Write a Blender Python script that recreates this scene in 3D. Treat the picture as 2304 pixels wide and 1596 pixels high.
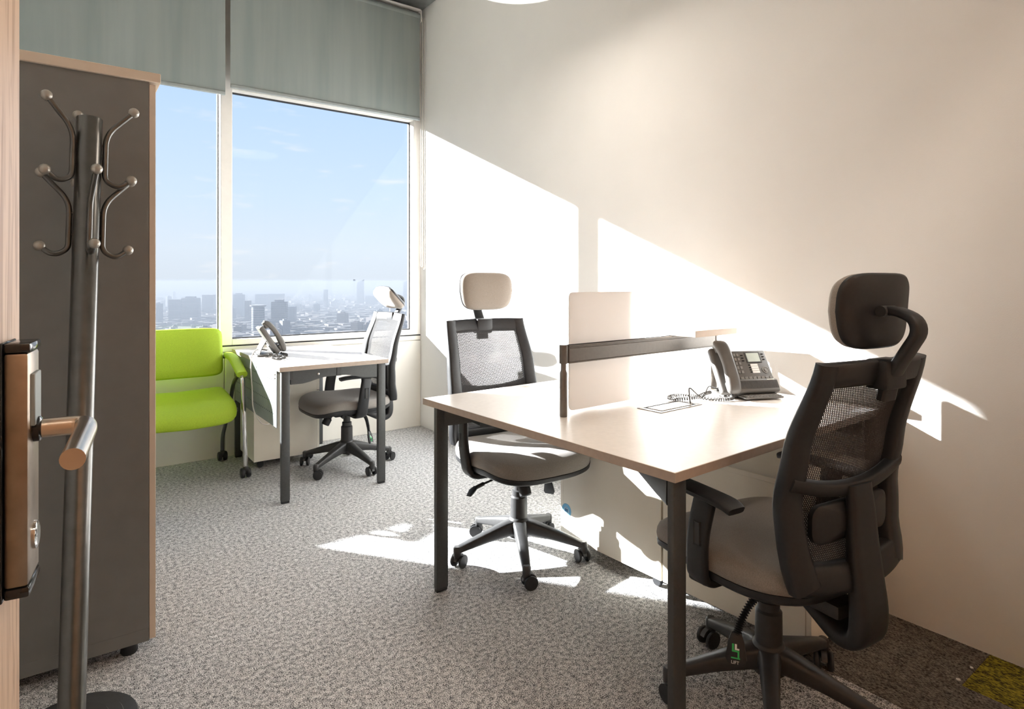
import bpy, bmesh, math, random
from math import sin, cos, pi, radians, sqrt, atan2
from mathutils import Vector, Matrix, noise as mnoise

random.seed(7)
sc = bpy.context.scene
for o in list(bpy.data.objects):
    bpy.data.objects.remove(o, do_unlink=True)
COL = sc.collection

# ------------------------------------------------------------------ camera
EYE = 1.2
YAW = radians(36.53)
cam_d = bpy.data.cameras.new('camera')
cam = bpy.data.objects.new('camera', cam_d)
COL.objects.link(cam)
cam.location = (0, 0, EYE)
cam.rotation_euler = (pi / 2, 0, -YAW)
cam_d.sensor_width = 36.0
cam_d.lens = 36.0 * 1367.0 / 2304.0
cam_d.shift_y = -(798.0 - 634.0) / 2304.0
cam_d.clip_start = 0.02
cam_d.clip_end = 60000
sc.camera = cam
sc.view_settings.view_transform = 'Standard'
sc.view_settings.look = 'None'
sc.view_settings.gamma = 1.0
sc.view_settings.exposure = 1.97
sc.view_settings.use_curve_mapping = False
sc.cycles.max_bounces = 14
sc.cycles.diffuse_bounces = 7
sc.cycles.glossy_bounces = 4
sc.cycles.transmission_bounces = 6
sc.cycles.transparent_max_bounces = 24
sc.cycles.volume_bounces = 0
sc.cycles.sample_clamp_indirect = 6.0
sc.cycles.caustics_reflective = False
sc.cycles.caustics_refractive = False
sc.cycles.use_denoising = True

# ------------------------------------------------------------------ world: sky by elevation, thin clouds near the horizon
W = bpy.data.worlds.new('sky')
sc.world = W
W.use_nodes = True
nt = W.node_tree
nt.nodes.clear()
tc = nt.nodes.new('ShaderNodeTexCoord')
sep = nt.nodes.new('ShaderNodeSeparateXYZ')
ramp = nt.nodes.new('ShaderNodeValToRGB')
ramp.color_ramp.elements[0].position = 0.0
ramp.color_ramp.elements[0].color = (0.74, 0.80, 0.87, 1)
ramp.color_ramp.elements[1].position = 1.0
ramp.color_ramp.elements[1].color = (0.20, 0.40, 0.85, 1)
for p, c in ((0.05, (0.77, 0.85, 0.93, 1)), (0.13, (0.68, 0.82, 0.98, 1)), (0.27, (0.56, 0.74, 0.985, 1)), (0.5, (0.42, 0.63, 0.95, 1))):
    e = ramp.color_ramp.elements.new(p)
    e.color = c
mp = nt.nodes.new('ShaderNodeMapping')
mp.inputs['Scale'].default_value = (5, 5, 26)
nz = nt.nodes.new('ShaderNodeTexNoise')
nz.inputs['Scale'].default_value = 2.6
nz.inputs['Detail'].default_value = 6
cr = nt.nodes.new('ShaderNodeValToRGB')
cr.color_ramp.elements[0].position = 0.60
cr.color_ramp.elements[0].color = (0, 0, 0, 1)
cr.color_ramp.elements[1].position = 0.78
cr.color_ramp.elements[1].color = (0.55, 0.55, 0.55, 1)
mixc = nt.nodes.new('ShaderNodeMixRGB')
mixc.inputs[2].default_value = (0.97, 0.96, 0.94, 1)
bg = nt.nodes.new('ShaderNodeBackground')
bg.inputs['Strength'].default_value = 0.272
wo = nt.nodes.new('ShaderNodeOutputWorld')
L = nt.links.new
L(tc.outputs['Generated'], sep.inputs[0])
L(sep.outputs['Z'], ramp.inputs[0])
L(tc.outputs['Generated'], mp.inputs[0])
L(mp.outputs[0], nz.inputs['Vector'])
L(nz.outputs['Fac'], cr.inputs[0])
L(cr.outputs[0], mixc.inputs[0])
L(ramp.outputs[0], mixc.inputs[1])
L(mixc.outputs[0], bg.inputs[0])
L(bg.outputs[0], wo.inputs[0])

# ------------------------------------------------------------------ sun: low, from the left beyond the window
SUN_DIR = Vector((0.7266, -1.0, -0.447)).normalized()
sd = bpy.data.lights.new('sun', 'SUN')
sd.energy = 11.8
sd.angle = radians(0.7)
sd.color = (1.0, 0.985, 0.955)
so = bpy.data.objects.new('sun', sd)
COL.objects.link(so)
so.rotation_euler = SUN_DIR.to_track_quat('-Z', 'Y').to_euler()
so.location = (-20, 30, 20)


# ================================================================== helpers
class MB:
    """collects geometry for one mesh; xf maps local points"""
    def __init__(self, xf=None):
        self.v = []
        self.f = []
        self.xf = xf

    def add(self, verts, faces, xf=None):
        n = len(self.v)
        m = xf or self.xf
        for p in verts:
            p = Vector(p)
            self.v.append(m(p) if callable(m) else (m @ p if m is not None else p))
        for f in faces:
            self.f.append([i + n for i in f])
        return self

    def bm(self, b, xf=None):
        b.verts.ensure_lookup_table()
        self.add([v.co.copy() for v in b.verts], [[v.index for v in f.verts] for f in b.faces], xf)
        b.free()
        return self

    def box(self, x0, x1, y0, y1, z0, z1, r=0.0, seg=2, xf=None):
        b = bmesh.new()
        bmesh.ops.create_cube(b, size=1.0)
        for v in b.verts:
            v.co = Vector(((x0 + x1) / 2 + v.co.x * (x1 - x0), (y0 + y1) / 2 + v.co.y * (y1 - y0), (z0 + z1) / 2 + v.co.z * (z1 - z0)))
        if r > 0:
            bmesh.ops.bevel(b, geom=list(b.edges), offset=r, segments=seg, profile=0.5, affect='EDGES')
            b.verts.index_update()
        return self.bm(b, xf)

    def loft(self, rings, caps=True, closed=True, xf=None):
        n = len(rings[0])
        vs = [p for r in rings for p in r]
        fs = []
        for i in range(len(rings) - 1):
            for j in range(n if closed else n - 1):
                a = i * n + j
                b = i * n + (j + 1) % n
                fs.append((a, b, b + n, a + n))
        if caps:
            fs.append(tuple(reversed(range(n))))
            fs.append(tuple(range((len(rings) - 1) * n, len(rings) * n)))
        return self.add(vs, fs, xf)

    def lathe(self, prof, n=24, c=(0, 0, 0), xf=None):
        rings = [[(c[0] + r * cos(2 * pi * k / n), c[1] + r * sin(2 * pi * k / n), c[2] + z) for k in range(n)] for r, z in prof]
        return self.loft(rings, xf=xf)

    def sweep(self, path, sizes, up=(0, 0, 1), n=12, e=4.0, caps=True, xf=None):
        """profile: superellipse w x h, normal side follows up (one vector, or one per point)"""
        P = [Vector(p) for p in path]
        m = len(P)
        if not isinstance(sizes, list):
            sizes = [sizes] * m
        ups = up if isinstance(up, list) else [up] * m
        prof = []
        for k in range(n):
            a = 2 * pi * (k + 0.5) / n
            ca, sa = cos(a), sin(a)
            prof.append((math.copysign(abs(ca) ** (2 / e), ca), math.copysign(abs(sa) ** (2 / e), sa)))
        rings = []
        for i in range(m):
            t = (P[min(i + 1, m - 1)] - P[max(i - 1, 0)]).normalized()
            s = t.cross(Vector(ups[i]))
            if s.length < 1e-5:
                s = t.cross(Vector((0.3, 1, 0.2)))
            s.normalize()
            nn = s.cross(t).normalized()
            w, h = sizes[i] if isinstance(sizes[i], tuple) else (sizes[i], sizes[i])
            rings.append([P[i] + s * (a * w / 2) + nn * (b * h / 2) for a, b in prof])
        return self.loft(rings, caps=caps, xf=xf)

    def tube(self, path, r, n=10, xf=None):
        """parallel transported round tube"""
        P = [Vector(p) for p in path]
        m = len(P)
        t0 = (P[1] - P[0]).normalized()
        nn = t0.orthogonal().normalized()
        rings = []
        for i in range(m):
            t = (P[min(i + 1, m - 1)] - P[max(i - 1, 0)]).normalized()
            nn = (nn - t * nn.dot(t)).normalized()
            bb = t.cross(nn)
            rr = r[i] if isinstance(r, (list, tuple)) else r
            rings.append([P[i] + (nn * cos(2 * pi * k / n) + bb * sin(2 * pi * k / n)) * rr for k in range(n)])
        return self.loft(rings, xf=xf)

    def sphere(self, c, r, n=14, m=8, sc=(1, 1, 1), xf=None):
        b = bmesh.new()
        bmesh.ops.create_uvsphere(b, u_segments=n, v_segments=m, radius=r)
        for v in b.verts:
            v.co = Vector((v.co.x * sc[0] + c[0], v.co.y * sc[1] + c[1], v.co.z * sc[2] + c[2]))
        b.verts.index_update()
        return self.bm(b, xf)

    def pillow(self, outline, levels, fn=None, xf=None):
        """outline: 2d points; levels: (scale, height); closes both ends with a centre fan"""
        n = len(outline)
        cxx = sum(p[0] for p in outline) / n
        cyy = sum(p[1] for p in outline) / n
        vs = []
        for s, hh in levels:
            for p in outline:
                vs.append(Vector((cxx + (p[0] - cxx) * s, cyy + (p[1] - cyy) * s, hh)))
        fs = []
        for i in range(len(levels) - 1):
            for j in range(n):
                a = i * n + j
                b = i * n + (j + 1) % n
                fs.append((a, b, b + n, a + n))
        c0 = len(vs)
        vs.append(Vector((cxx, cyy, levels[0][1])))
        vs.append(Vector((cxx, cyy, levels[-1][1])))
        last = (len(levels) - 1) * n
        for j in range(n):
            fs.append((c0, (j + 1) % n, j))
            fs.append((c0 + 1, last + j, last + (j + 1) % n))
        if fn:
            vs = [fn(v) for v in vs]
        return self.add(vs, fs, xf)

    def build(self, name, mat, parent=None, smooth=40, loc=None):
        me = bpy.data.meshes.new(name)
        me.from_pydata([tuple(p) for p in self.v], [], self.f)
        b = bmesh.new()
        b.from_mesh(me)
        bmesh.ops.recalc_face_normals(b, faces=b.faces)
        b.to_mesh(me)
        b.free()
        if smooth:
            me.polygons.foreach_set('use_smooth', [True] * len(me.polygons))
            me.set_sharp_from_angle(angle=radians(smooth))
        me.materials.append(mat)
        o = bpy.data.objects.new(name, me)
        COL.objects.link(o)
        if parent:
            o.parent = parent
        if loc:
            o.location = loc
        return o


def bez(pts, n=8):
    """smooth path through points (Catmull-Rom)"""
    P = [Vector(p) for p in pts]
    out = []
    for i in range(len(P) - 1):
        p0 = P[max(i - 1, 0)]
        p1 = P[i]
        p2 = P[i + 1]
        p3 = P[min(i + 2, len(P) - 1)]
        for k in range(n):
            t = k / n
            out.append(0.5 * ((2 * p1) + (-p0 + p2) * t + (2 * p0 - 5 * p1 + 4 * p2 - p3) * t * t + (-p0 + 3 * p1 - 3 * p2 + p3) * t ** 3))
    out.append(P[-1])
    return out


def fillet(pts, r, n=5):
    """polyline with rounded corners"""
    P = [Vector(p) for p in pts]
    out = [P[0]]
    for i in range(1, len(P) - 1):
        a = (P[i - 1] - P[i])
        b = (P[i + 1] - P[i])
        d = min(r, a.length * 0.48, b.length * 0.48)
        p = P[i] + a.normalized() * d
        q = P[i] + b.normalized() * d
        for k in range(n + 1):
            t = k / n
            out.append(p * (1 - t) ** 2 + P[i] * 2 * t * (1 - t) + q * t * t)
    out.append(P[-1])
    return out


def rrect(w, h, r, n=5, cx=0, cy=0):
    out = []
    for sx, sy, a0 in ((1, 1, 0), (-1, 1, 90), (-1, -1, 180), (1, -1, 270)):
        for k in range(n + 1):
            a = radians(a0 + 90 * k / n)
            out.append((cx + sx * (w / 2 - r) + r * cos(a), cy + sy * (h / 2 - r) + r * sin(a)))
    return out


def superell(w, h, e=3.0, n=40, cx=0, cy=0):
    out = []
    for k in range(n):
        a = 2 * pi * k / n
        out.append((cx + math.copysign(abs(cos(a)) ** (2 / e), cos(a)) * w / 2, cy + math.copysign(abs(sin(a)) ** (2 / e), sin(a)) * h / 2))
    return out


def lerp(tab, x):
    if x <= tab[0][0]:
        return tab[0][1]
    for (a, va), (b, vb) in zip(tab, tab[1:]):
        if x <= b:
            t = (x - a) / (b - a)
            t = t * t * (3 - 2 * t) * 0.5 + t * 0.5
            return va + (vb - va) * t
    return tab[-1][1]


def thing(name, label, cat, loc=(0, 0, 0), rotz=0.0, group=None):
    o = bpy.data.objects.new(name, None)
    o.empty_display_size = 0.1
    COL.objects.link(o)
    o.location = loc
    o.rotation_euler = (0, 0, rotz)
    return tag(o, label, cat, group)


def tag(o, label, cat, group=None, kind=None):
    o['label'] = label
    o['category'] = cat
    if group:
        o['group'] = group
    if kind:
        o['kind'] = kind
    return o


def struct(o, label=None):
    o['kind'] = 'structure'
    if label:
        o['label'] = label
    return o


def copy_tree(o, parent=None):
    c = o.copy()
    COL.objects.link(c)
    c.parent = parent
    for ch in list(o.children):
        copy_tree(ch, c)
    return c


# ------------------------------------------------------------------ materials
def mat(name, col, rough=0.5, metal=0.0, var=0.06, vscale=30.0, bump=0.0, bscale=200.0, spec=0.5, sheen=0.0, coat=0.0, alpha=None):
    m = bpy.data.materials.new(name)
    m.use_nodes = True
    n = m.node_tree
    p = n.nodes['Principled BSDF']
    p.inputs['Roughness'].default_value = rough
    p.inputs['Metallic'].default_value = metal
    p.inputs['Specular IOR Level'].default_value = spec
    if sheen:
        p.inputs['Sheen Weight'].default_value = sheen
    if coat:
        p.inputs['Coat Weight'].default_value = coat
        p.inputs['Coat Roughness'].default_value = 0.15
    t = n.nodes.new('ShaderNodeTexCoord')
    z = n.nodes.new('ShaderNodeTexNoise')
    z.inputs['Scale'].default_value = vscale
    z.inputs['Detail'].default_value = 4
    r = n.nodes.new('ShaderNodeValToRGB')
    r.color_ramp.elements[0].position = 0.3
    r.color_ramp.elements[1].position = 0.7
    r.color_ramp.elements[0].color = tuple(c * (1 - var) for c in col) + (1,)
    r.color_ramp.elements[1].color = tuple(min(1, c * (1 + var)) for c in col) + (1,)
    n.links.new(t.outputs['Object'], z.inputs['Vector'])
    n.links.new(z.outputs['Fac'], r.inputs[0])
    n.links.new(r.outputs[0], p.inputs['Base Color'])
    if bump:
        z2 = n.nodes.new('ShaderNodeTexNoise')
        z2.inputs['Scale'].default_value = bscale
        z2.inputs['Detail'].default_value = 2
        b = n.nodes.new('ShaderNodeBump')
        b.inputs['Strength'].default_value = bump
        b.inputs['Distance'].default_value = 0.002
        n.links.new(t.outputs['Object'], z2.inputs['Vector'])
        n.links.new(z2.outputs['Fac'], b.inputs['Height'])
        n.links.new(b.outputs[0], p.inputs['Normal'])
    return m


M = {}
M['wall'] = mat('wall_paint', (0.84, 0.838, 0.825), 0.85, var=0.015, vscale=3, bump=0.12, bscale=260)
M['parapet'] = mat('parapet_paint', (0.73, 0.705, 0.65), 0.75, var=0.03, vscale=4, bump=0.08)
M['frame'] = mat('window_frame_paint', (0.76, 0.735, 0.70), 0.45, var=0.02)
M['gasket'] = mat('black_gasket', (0.02, 0.02, 0.022), 0.6)
M['ceiling'] = mat('ceiling_paint', (0.74, 0.70, 0.64), 0.9, var=0.05, vscale=6)
M['galv'] = mat('galvanised_sheet', (0.45, 0.48, 0.48), 0.32, 0.9, var=0.12, vscale=25)
M['laminate'] = mat('pale_laminate', (0.80, 0.755, 0.71), 0.33, var=0.03, vscale=60, spec=0.5)
M['edge'] = mat('laminate_edge', (0.40, 0.325, 0.27), 0.5, var=0.05, vscale=60)
M['cream'] = mat('cream_melamine', (0.83, 0.79, 0.69), 0.38, var=0.02, vscale=8)
M['leg'] = mat('dark_grey_powder_coat', (0.062, 0.065, 0.066), 0.42, 0.35, var=0.08, vscale=120)
M['railmetal'] = mat('taupe_grey_aluminium', (0.17, 0.155, 0.14), 0.38, 0.6, var=0.06, vscale=80)
M['plastic'] = mat('black_plastic', (0.014, 0.0148, 0.017), 0.46, var=0.15, vscale=90, bump=0.06, bscale=900)
M['plastic2'] = mat('charcoal_plastic', (0.035, 0.0352, 0.036), 0.45, var=0.12, vscale=60)
M['meshfab'] = mat('black_mesh_fabric', (0.030, 0.029, 0.031), 0.7, var=0.2, vscale=300)
M['fabric'] = mat('grey_seat_fabric', (0.25, 0.23, 0.212), 0.95, var=0.18, vscale=420, bump=0.5, bscale=900, sheen=0.25)
M['headfab'] = mat('taupe_headrest_fabric', (0.30, 0.26, 0.225), 0.95, var=0.12, vscale=420, bump=0.4, bscale=900, sheen=0.25)
M['green'] = mat('lime_green_upholstery', (0.42, 0.62, 0.03), 0.55, var=0.10, vscale=260, bump=0.15, bscale=700)
M['chrome'] = mat('chrome', (0.75, 0.74, 0.72), 0.10, 1.0, var=0.02)
M['tube'] = mat('grey_steel_tube', (0.14, 0.145, 0.15), 0.30, 0.8, var=0.05)
M['cabinet'] = mat('dark_grey_melamine', (0.158, 0.156, 0.149), 0.5, var=0.06, vscale=14)
M['beige'] = mat('beige_melamine', (0.62, 0.51, 0.41), 0.5, var=0.03, vscale=20)
M['stand'] = mat('gunmetal_lacquer', (0.10, 0.094, 0.086), 0.28, 0.85, var=0.10, vscale=30, coat=0.4)
M['knob'] = mat('satin_knob', (0.36, 0.33, 0.29), 0.35, 0.6, var=0.06)
M['steel'] = mat('brushed_steel', (0.55, 0.46, 0.38), 0.25, 1.0, var=0.06, vscale=40)
M['lock'] = mat('bronze_steel_case', (0.30, 0.24, 0.19), 0.36, 1.0, var=0.10, vscale=50)
M['gloss'] = mat('gloss_black', (0.012, 0.012, 0.013), 0.12, var=0.2)
M['phone'] = mat('phone_charcoal', (0.11, 0.105, 0.098), 0.4, var=0.06)
M['phonekey'] = mat('phone_key', (0.20, 0.195, 0.185), 0.45)
M['lcd'] = mat('lcd_screen', (0.55, 0.62, 0.58), 0.15)
M['paper'] = mat('white_label', (0.80, 0.80, 0.78), 0.6, var=0.02)
M['cord'] = mat('grey_cord', (0.07, 0.066, 0.062), 0.5)
M['whitecord'] = mat('pale_cord', (0.62, 0.58, 0.54), 0.5)
M['blue'] = mat('sticker_blue', (0.16, 0.45, 0.72), 0.5, var=0.03)
M['navy'] = mat('sticker_navy', (0.04, 0.12, 0.28), 0.5)
M['greenprint'] = mat('green_print', (0.03, 0.45, 0.12), 0.5)
M['whiteprint'] = mat('white_print', (0.75, 0.77, 0.76), 0.5)
M['modesty'] = mat('grey_perforated_steel', (0.22, 0.24, 0.235), 0.45, 0.2, var=0.06, vscale=12)
M['hole'] = mat('dark_hole_shade', (0.02, 0.025, 0.03), 0.8)  # near-black colour for the shade in holes and gaps
M['barsteel'] = mat('blind_bar', (0.30, 0.33, 0.33), 0.5, 0.2)


def nodes_of(name):
    m = bpy.data.materials.new(name)
    m.use_nodes = True
    n = m.node_tree
    return m, n, n.nodes, n.links, n.nodes['Principled BSDF']


def carpet(name, dark, light, streak=1.0, scale=330.0):
    m, n, N, K, p = nodes_of(name)
    p.inputs['Roughness'].default_value = 1.0
    p.inputs['Specular IOR Level'].default_value = 0.1
    t = N.new('ShaderNodeTexCoord')
    mpn = N.new('ShaderNodeMapping')
    mpn.inputs['Scale'].default_value = (1.0, streak, 1.0)
    a = N.new('ShaderNodeTexNoise')
    a.inputs['Scale'].default_value = scale
    a.inputs['Detail'].default_value = 1.5
    a.inputs['Roughness'].default_value = 0.6
    b = N.new('ShaderNodeTexNoise')
    b.inputs['Scale'].default_value = scale * 0.22
    b.inputs['Detail'].default_value = 3
    ad = N.new('ShaderNodeMath')
    ad.operation = 'MULTIPLY_ADD'
    ad.inputs[1].default_value = 0.45
    su = N.new('ShaderNodeMath')
    su.operation = 'ADD'
    su.inputs[1].default_value = -0.22
    r = N.new('ShaderNodeValToRGB')
    r.color_ramp.elements[0].position = 0.38
    r.color_ramp.elements[0].color = dark + (1,)
    r.color_ramp.elements[1].position = 0.68
    r.color_ramp.elements[1].color = light + (1,)
    mid = r.color_ramp.elements.new(0.5)
    mid.color = tuple(0.55 * d + 0.45 * l for d, l in zip(dark, light)) + (1,)
    K.new(t.outputs['Object'], mpn.inputs[0])
    K.new(mpn.outputs[0], a.inputs['Vector'])
    K.new(mpn.outputs[0], b.inputs['Vector'])
    K.new(b.outputs['Fac'], ad.inputs[0])
    K.new(a.outputs['Fac'], ad.inputs[2])
    K.new(ad.outputs[0], su.inputs[0])
    K.new(su.outputs[0], r.inputs[0])
    K.new(r.outputs[0], p.inputs['Base Color'])
    bu = N.new('ShaderNodeBump')
    bu.inputs['Strength'].default_value = 0.7
    bu.inputs['Distance'].default_value = 0.004
    K.new(a.outputs['Fac'], bu.inputs['Height'])
    K.new(bu.outputs[0], p.inputs['Normal'])
    return m


M['carpet'] = carpet('grey_mottled_carpet', (0.07, 0.071, 0.076), (0.84, 0.835, 0.83), scale=300.0)
M['plank'] = carpet('charcoal_carpet_plank', (0.035, 0.033, 0.030), (0.30, 0.275, 0.245), streak=0.3, scale=420.0)
M['yplank'] = carpet('mustard_carpet_plank', (0.05, 0.045, 0.02), (0.42, 0.36, 0.05), streak=0.4, scale=260)


def oak():
    m, n, N, K, p = nodes_of('light_oak_veneer')
    p.inputs['Roughness'].default_value = 0.45
    t = N.new('ShaderNodeTexCoord')
    mpn = N.new('ShaderNodeMapping')
    mpn.inputs['Scale'].default_value = (14, 14, 1.1)
    w = N.new('ShaderNodeTexNoise')
    w.inputs['Scale'].default_value = 3.0
    w.inputs['Detail'].default_value = 6
    w.inputs['Distortion'].default_value = 1.4
    r = N.new('ShaderNodeValToRGB')
    r.color_ramp.elements[0].position = 0.34
    r.color_ramp.elements[0].color = (0.42, 0.24, 0.13, 1)
    r.color_ramp.elements[1].position = 0.52
    r.color_ramp.elements[1].color = (0.66, 0.46, 0.31, 1)
    K.new(t.outputs['Object'], mpn.inputs[0])
    K.new(mpn.outputs[0], w.inputs['Vector'])
    K.new(w.outputs['Fac'], r.inputs[0])
    K.new(r.outputs[0], p.inputs['Base Color'])
    return m


M['oak'] = oak()


def blind_fabric():
    m, n, N, K, p = nodes_of('grey_green_blind_fabric')
    p.inputs['Roughness'].default_value = 0.9
    t = N.new('ShaderNodeTexCoord')
    mpn = N.new('ShaderNodeMapping')
    mpn.inputs['Scale'].default_value = (9, 9, 0.6)
    z = N.new('ShaderNodeTexNoise')
    z.inputs['Scale'].default_value = 1.5
    z.inputs['Detail'].default_value = 5
    r = N.new('ShaderNodeValToRGB')
    r.color_ramp.elements[0].position = 0.3
    r.color_ramp.elements[0].color = (0.225, 0.26, 0.255, 1)
    r.color_ramp.elements[1].position = 0.7
    r.color_ramp.elements[1].color = (0.275, 0.305, 0.295, 1)
    K.new(t.outputs['Object'], mpn.inputs[0])
    K.new(mpn.outputs[0], z.inputs['Vector'])
    K.new(z.outputs['Fac'], r.inputs[0])
    K.new(r.outputs[0], p.inputs['Base Color'])
    tr = N.new('ShaderNodeBsdfTranslucent')
    tr.inputs[0].default_value = (0.30, 0.36, 0.36, 1)
    mx = N.new('ShaderNodeMixShader')
    mx.inputs[0].default_value = 0.03
    K.new(p.outputs[0], mx.inputs[1])
    K.new(tr.outputs[0], mx.inputs[2])
    K.new(mx.outputs[0], N['Material Output'].inputs[0])
    return m


M['blind'] = blind_fabric()


def glass():
    m, n, N, K, p = nodes_of('window_glass')
    N.remove(p)
    tr = N.new('ShaderNodeBsdfTransparent')
    tr.inputs[0].default_value = (0.97, 0.985, 1.0, 1)
    gl = N.new('ShaderNodeBsdfGlossy')
    gl.inputs['Roughness'].default_value = 0.01
    fr = N.new('ShaderNodeFresnel')
    fr.inputs[0].default_value = 1.12
    mx = N.new('ShaderNodeMixShader')
    K.new(fr.outputs[0], mx.inputs[0])
    K.new(tr.outputs[0], mx.inputs[1])
    K.new(gl.outputs[0], mx.inputs[2])
    K.new(mx.outputs[0], N['Material Output'].inputs[0])
    return m


M['glass'] = glass()


def frosted():
    m, n, N, K, p = nodes_of('frosted_white_acrylic')
    p.inputs['Base Color'].default_value = (0.86, 0.83, 0.80, 1)
    p.inputs['Roughness'].default_value = 0.35
    t = N.new('ShaderNodeTexCoord')
    z = N.new('ShaderNodeTexNoise')
    z.inputs['Scale'].default_value = 3.0
    r = N.new('ShaderNodeValToRGB')
    r.color_ramp.elements[0].color = (0.86, 0.845, 0.83, 1)
    r.color_ramp.elements[1].color = (0.90, 0.885, 0.87, 1)
    K.new(t.outputs['Object'], z.inputs['Vector'])
    K.new(z.outputs['Fac'], r.inputs[0])
    K.new(r.outputs[0], p.inputs['Base Color'])
    tr = N.new('ShaderNodeBsdfTranslucent')
    tr.inputs[0].default_value = (0.90, 0.87, 0.85, 1)
    mx = N.new('ShaderNodeMixShader')
    mx.inputs[0].default_value = 0.45
    K.new(p.outputs[0], mx.inputs[1])
    K.new(tr.outputs[0], mx.inputs[2])
    K.new(mx.outputs[0], N['Material Output'].inputs[0])
    return m


M['frosted'] = frosted()


def lampmat(name, col, strength):
    m, n, N, K, p = nodes_of(name)
    p.inputs['Base Color'].default_value = (0.9, 0.88, 0.84, 1)
    p.inputs['Emission Color'].default_value = col
    p.inputs['Emission Strength'].default_value = strength
    return m


M['lamp'] = lampmat('lit_diffuser', (1.0, 0.89, 0.77, 1), 2.6)
M['warmlamp'] = lampmat('warm_corridor_diffuser', (1.0, 0.855, 0.70, 1), 13.5)

# ================================================================== the setting
XR, YW, XL, YB, ZC = 2.40, 4.515, -0.50, 0.06, 3.62


def slab(name, x0, x1, y0, y1, z0, z1, m, parent=None, r=0.0):
    return MB().box(x0, x1, y0, y1, z0, z1, r).build(name, m, parent)


floor = struct(slab('floor', XL - 0.1, XR + 0.1, -1.6, YW + 0.1, -0.12, 0.0, M['carpet']), 'grey mottled carpet floor')
# carpet planks along the near end of the right wall: charcoal field with mustard accents
pw = 0.125
prnd = random.Random(5)
for i in range(7):
    x0 = 1.520 + i * pw
    x1 = min(x0 + pw, XR)
    cut = 0.655 if i >= 5 else (0.80 - 0.1 * (i % 2))
    for (y0, y1) in ((cut, 1.16), (0.06, cut - 0.001)):
        yel = i >= 5 and y0 < 0.5
        mm = M['yplank'] if yel else (M['plank'] if (i >= 3 or (y0 < 0.5 and i % 2)) else M['carpet'])
        o = MB().box(x0 + 0.0003, x1 - 0.0003, y0, y1, -0.01, 0.0020 + 0.0003 * prnd.random(), 0.0006, 1).build('carpet_plank', mm, floor)
        if yel:
            o['label'] = 'mustard yellow carpet plank'

wall_right = struct(slab('wall_right', XR, XR + 0.12, -1.6, YW + 0.15, -0.12, ZC + 0.1, M['wall']), 'long white plaster wall catching the sun')
ceiling = struct(slab('ceiling', XL - 0.1, XR + 0.1, -1.6, YW + 0.15, ZC, ZC + 0.12, M['ceiling']), 'plain ceiling above the pendant')
wall_left = struct(slab('wall_left', XL - 0.12, XL, YB, YW + 0.15, -0.12, ZC + 0.1, M['wall']), 'white wall behind the tall cabinet')
wall_back = struct(slab('wall_back', XL - 0.12, -0.20, YB - 0.12, YB, -0.12, ZC + 0.1, M['wall']), 'partition around the doorway, with unseen glazing added to admit corridor light')
slab('lintel', -0.20, XR, YB - 0.12, YB, 2.70, ZC + 0.1, M['wall'], wall_back)
for x in (0.86, 1.61, XR - 0.05):
    slab('post', x, x + 0.05, YB - 0.09, YB - 0.03, 0.0, 2.70, M['leg'], wall_back)
for z in (0.0, 2.65):
    slab('rail', 0.91, XR - 0.05, YB - 0.09, YB - 0.03, z, z + 0.05, M['leg'], wall_back)
slab('door_head', -0.20, 0.86, YB - 0.09, YB - 0.03, 2.10, 2.16, M['leg'], wall_back)
for x0, x1, z0 in ((0.91, 1.61, 0.05), (1.66, XR - 0.05, 0.05), (-0.20, 0.86, 2.16)):
    slab('pane', x0, x1, YB - 0.065, YB - 0.055, z0, 2.65, M['glass'], wall_back)  # unseen glazing, added so corridor light reaches the near wall
struct(slab('wall_corridor', XL - 0.12, XR + 0.1, -1.72, -1.6, -0.12, ZC + 0.1, M['oak']), 'oak clad corridor wall outside the doorway')
struct(slab('wall_corridor_end', XL - 0.24, XL - 0.12, -1.72, YB, -0.12, ZC + 0.1, M['oak']), 'end wall of the corridor outside the doorway')
for x, w_ in ((0.35, 'nearer the doorway'), (1.75, 'nearer the added glazing')):
    cl = thing('corridor_lamp', 'round warm ceiling lamp in the corridor outside, ' + w_, 'lamp', (x, -0.80, ZC), 0)
    MB().lathe([(0.02, 0.0), (0.26, 0.0), (0.265, -0.06), (0.255, -0.065)], 40).build('housing', M['paper'], cl)
    MB().lathe([(0.0, -0.067), (0.25, -0.067), (0.25, -0.062), (0.0, -0.062)], 40).build('diffuser', M['warmlamp'], cl)

# window wall: parapet panels below, frames and glass above
wall_window = struct(slab('wall_window', XL - 0.1, XR, YW + 0.012, YW + 0.13, -0.12, 0.762, M['parapet']), 'low cream panelled wall under the windows')
for x0, x1 in ((XL, 0.892), (0.898, XR)):
    MB().box(x0 + 0.001, x1 - 0.001, YW, YW + 0.014, 0.0, 0.712, 0.002, 1).build('panel', M['parapet'], wall_window)
MB().box(XL, XR, YW - 0.002, YW + 0.014, 0.718, 0.752, 0.002, 1).build('ledge', M['parapet'], wall_window)
slab('shadow_gap', XL, XR, YW + 0.008, YW + 0.02, 0.752, 0.762, M['gasket'], wall_window)
slab('wall_above', XL - 0.1, XR, YW, YW + 0.13, 3.36, ZC + 0.05, M['wall'], wall_window)

ZS, ZT = 0.80, 2.527     # sill top, transom underside
YO = 4.62


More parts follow.
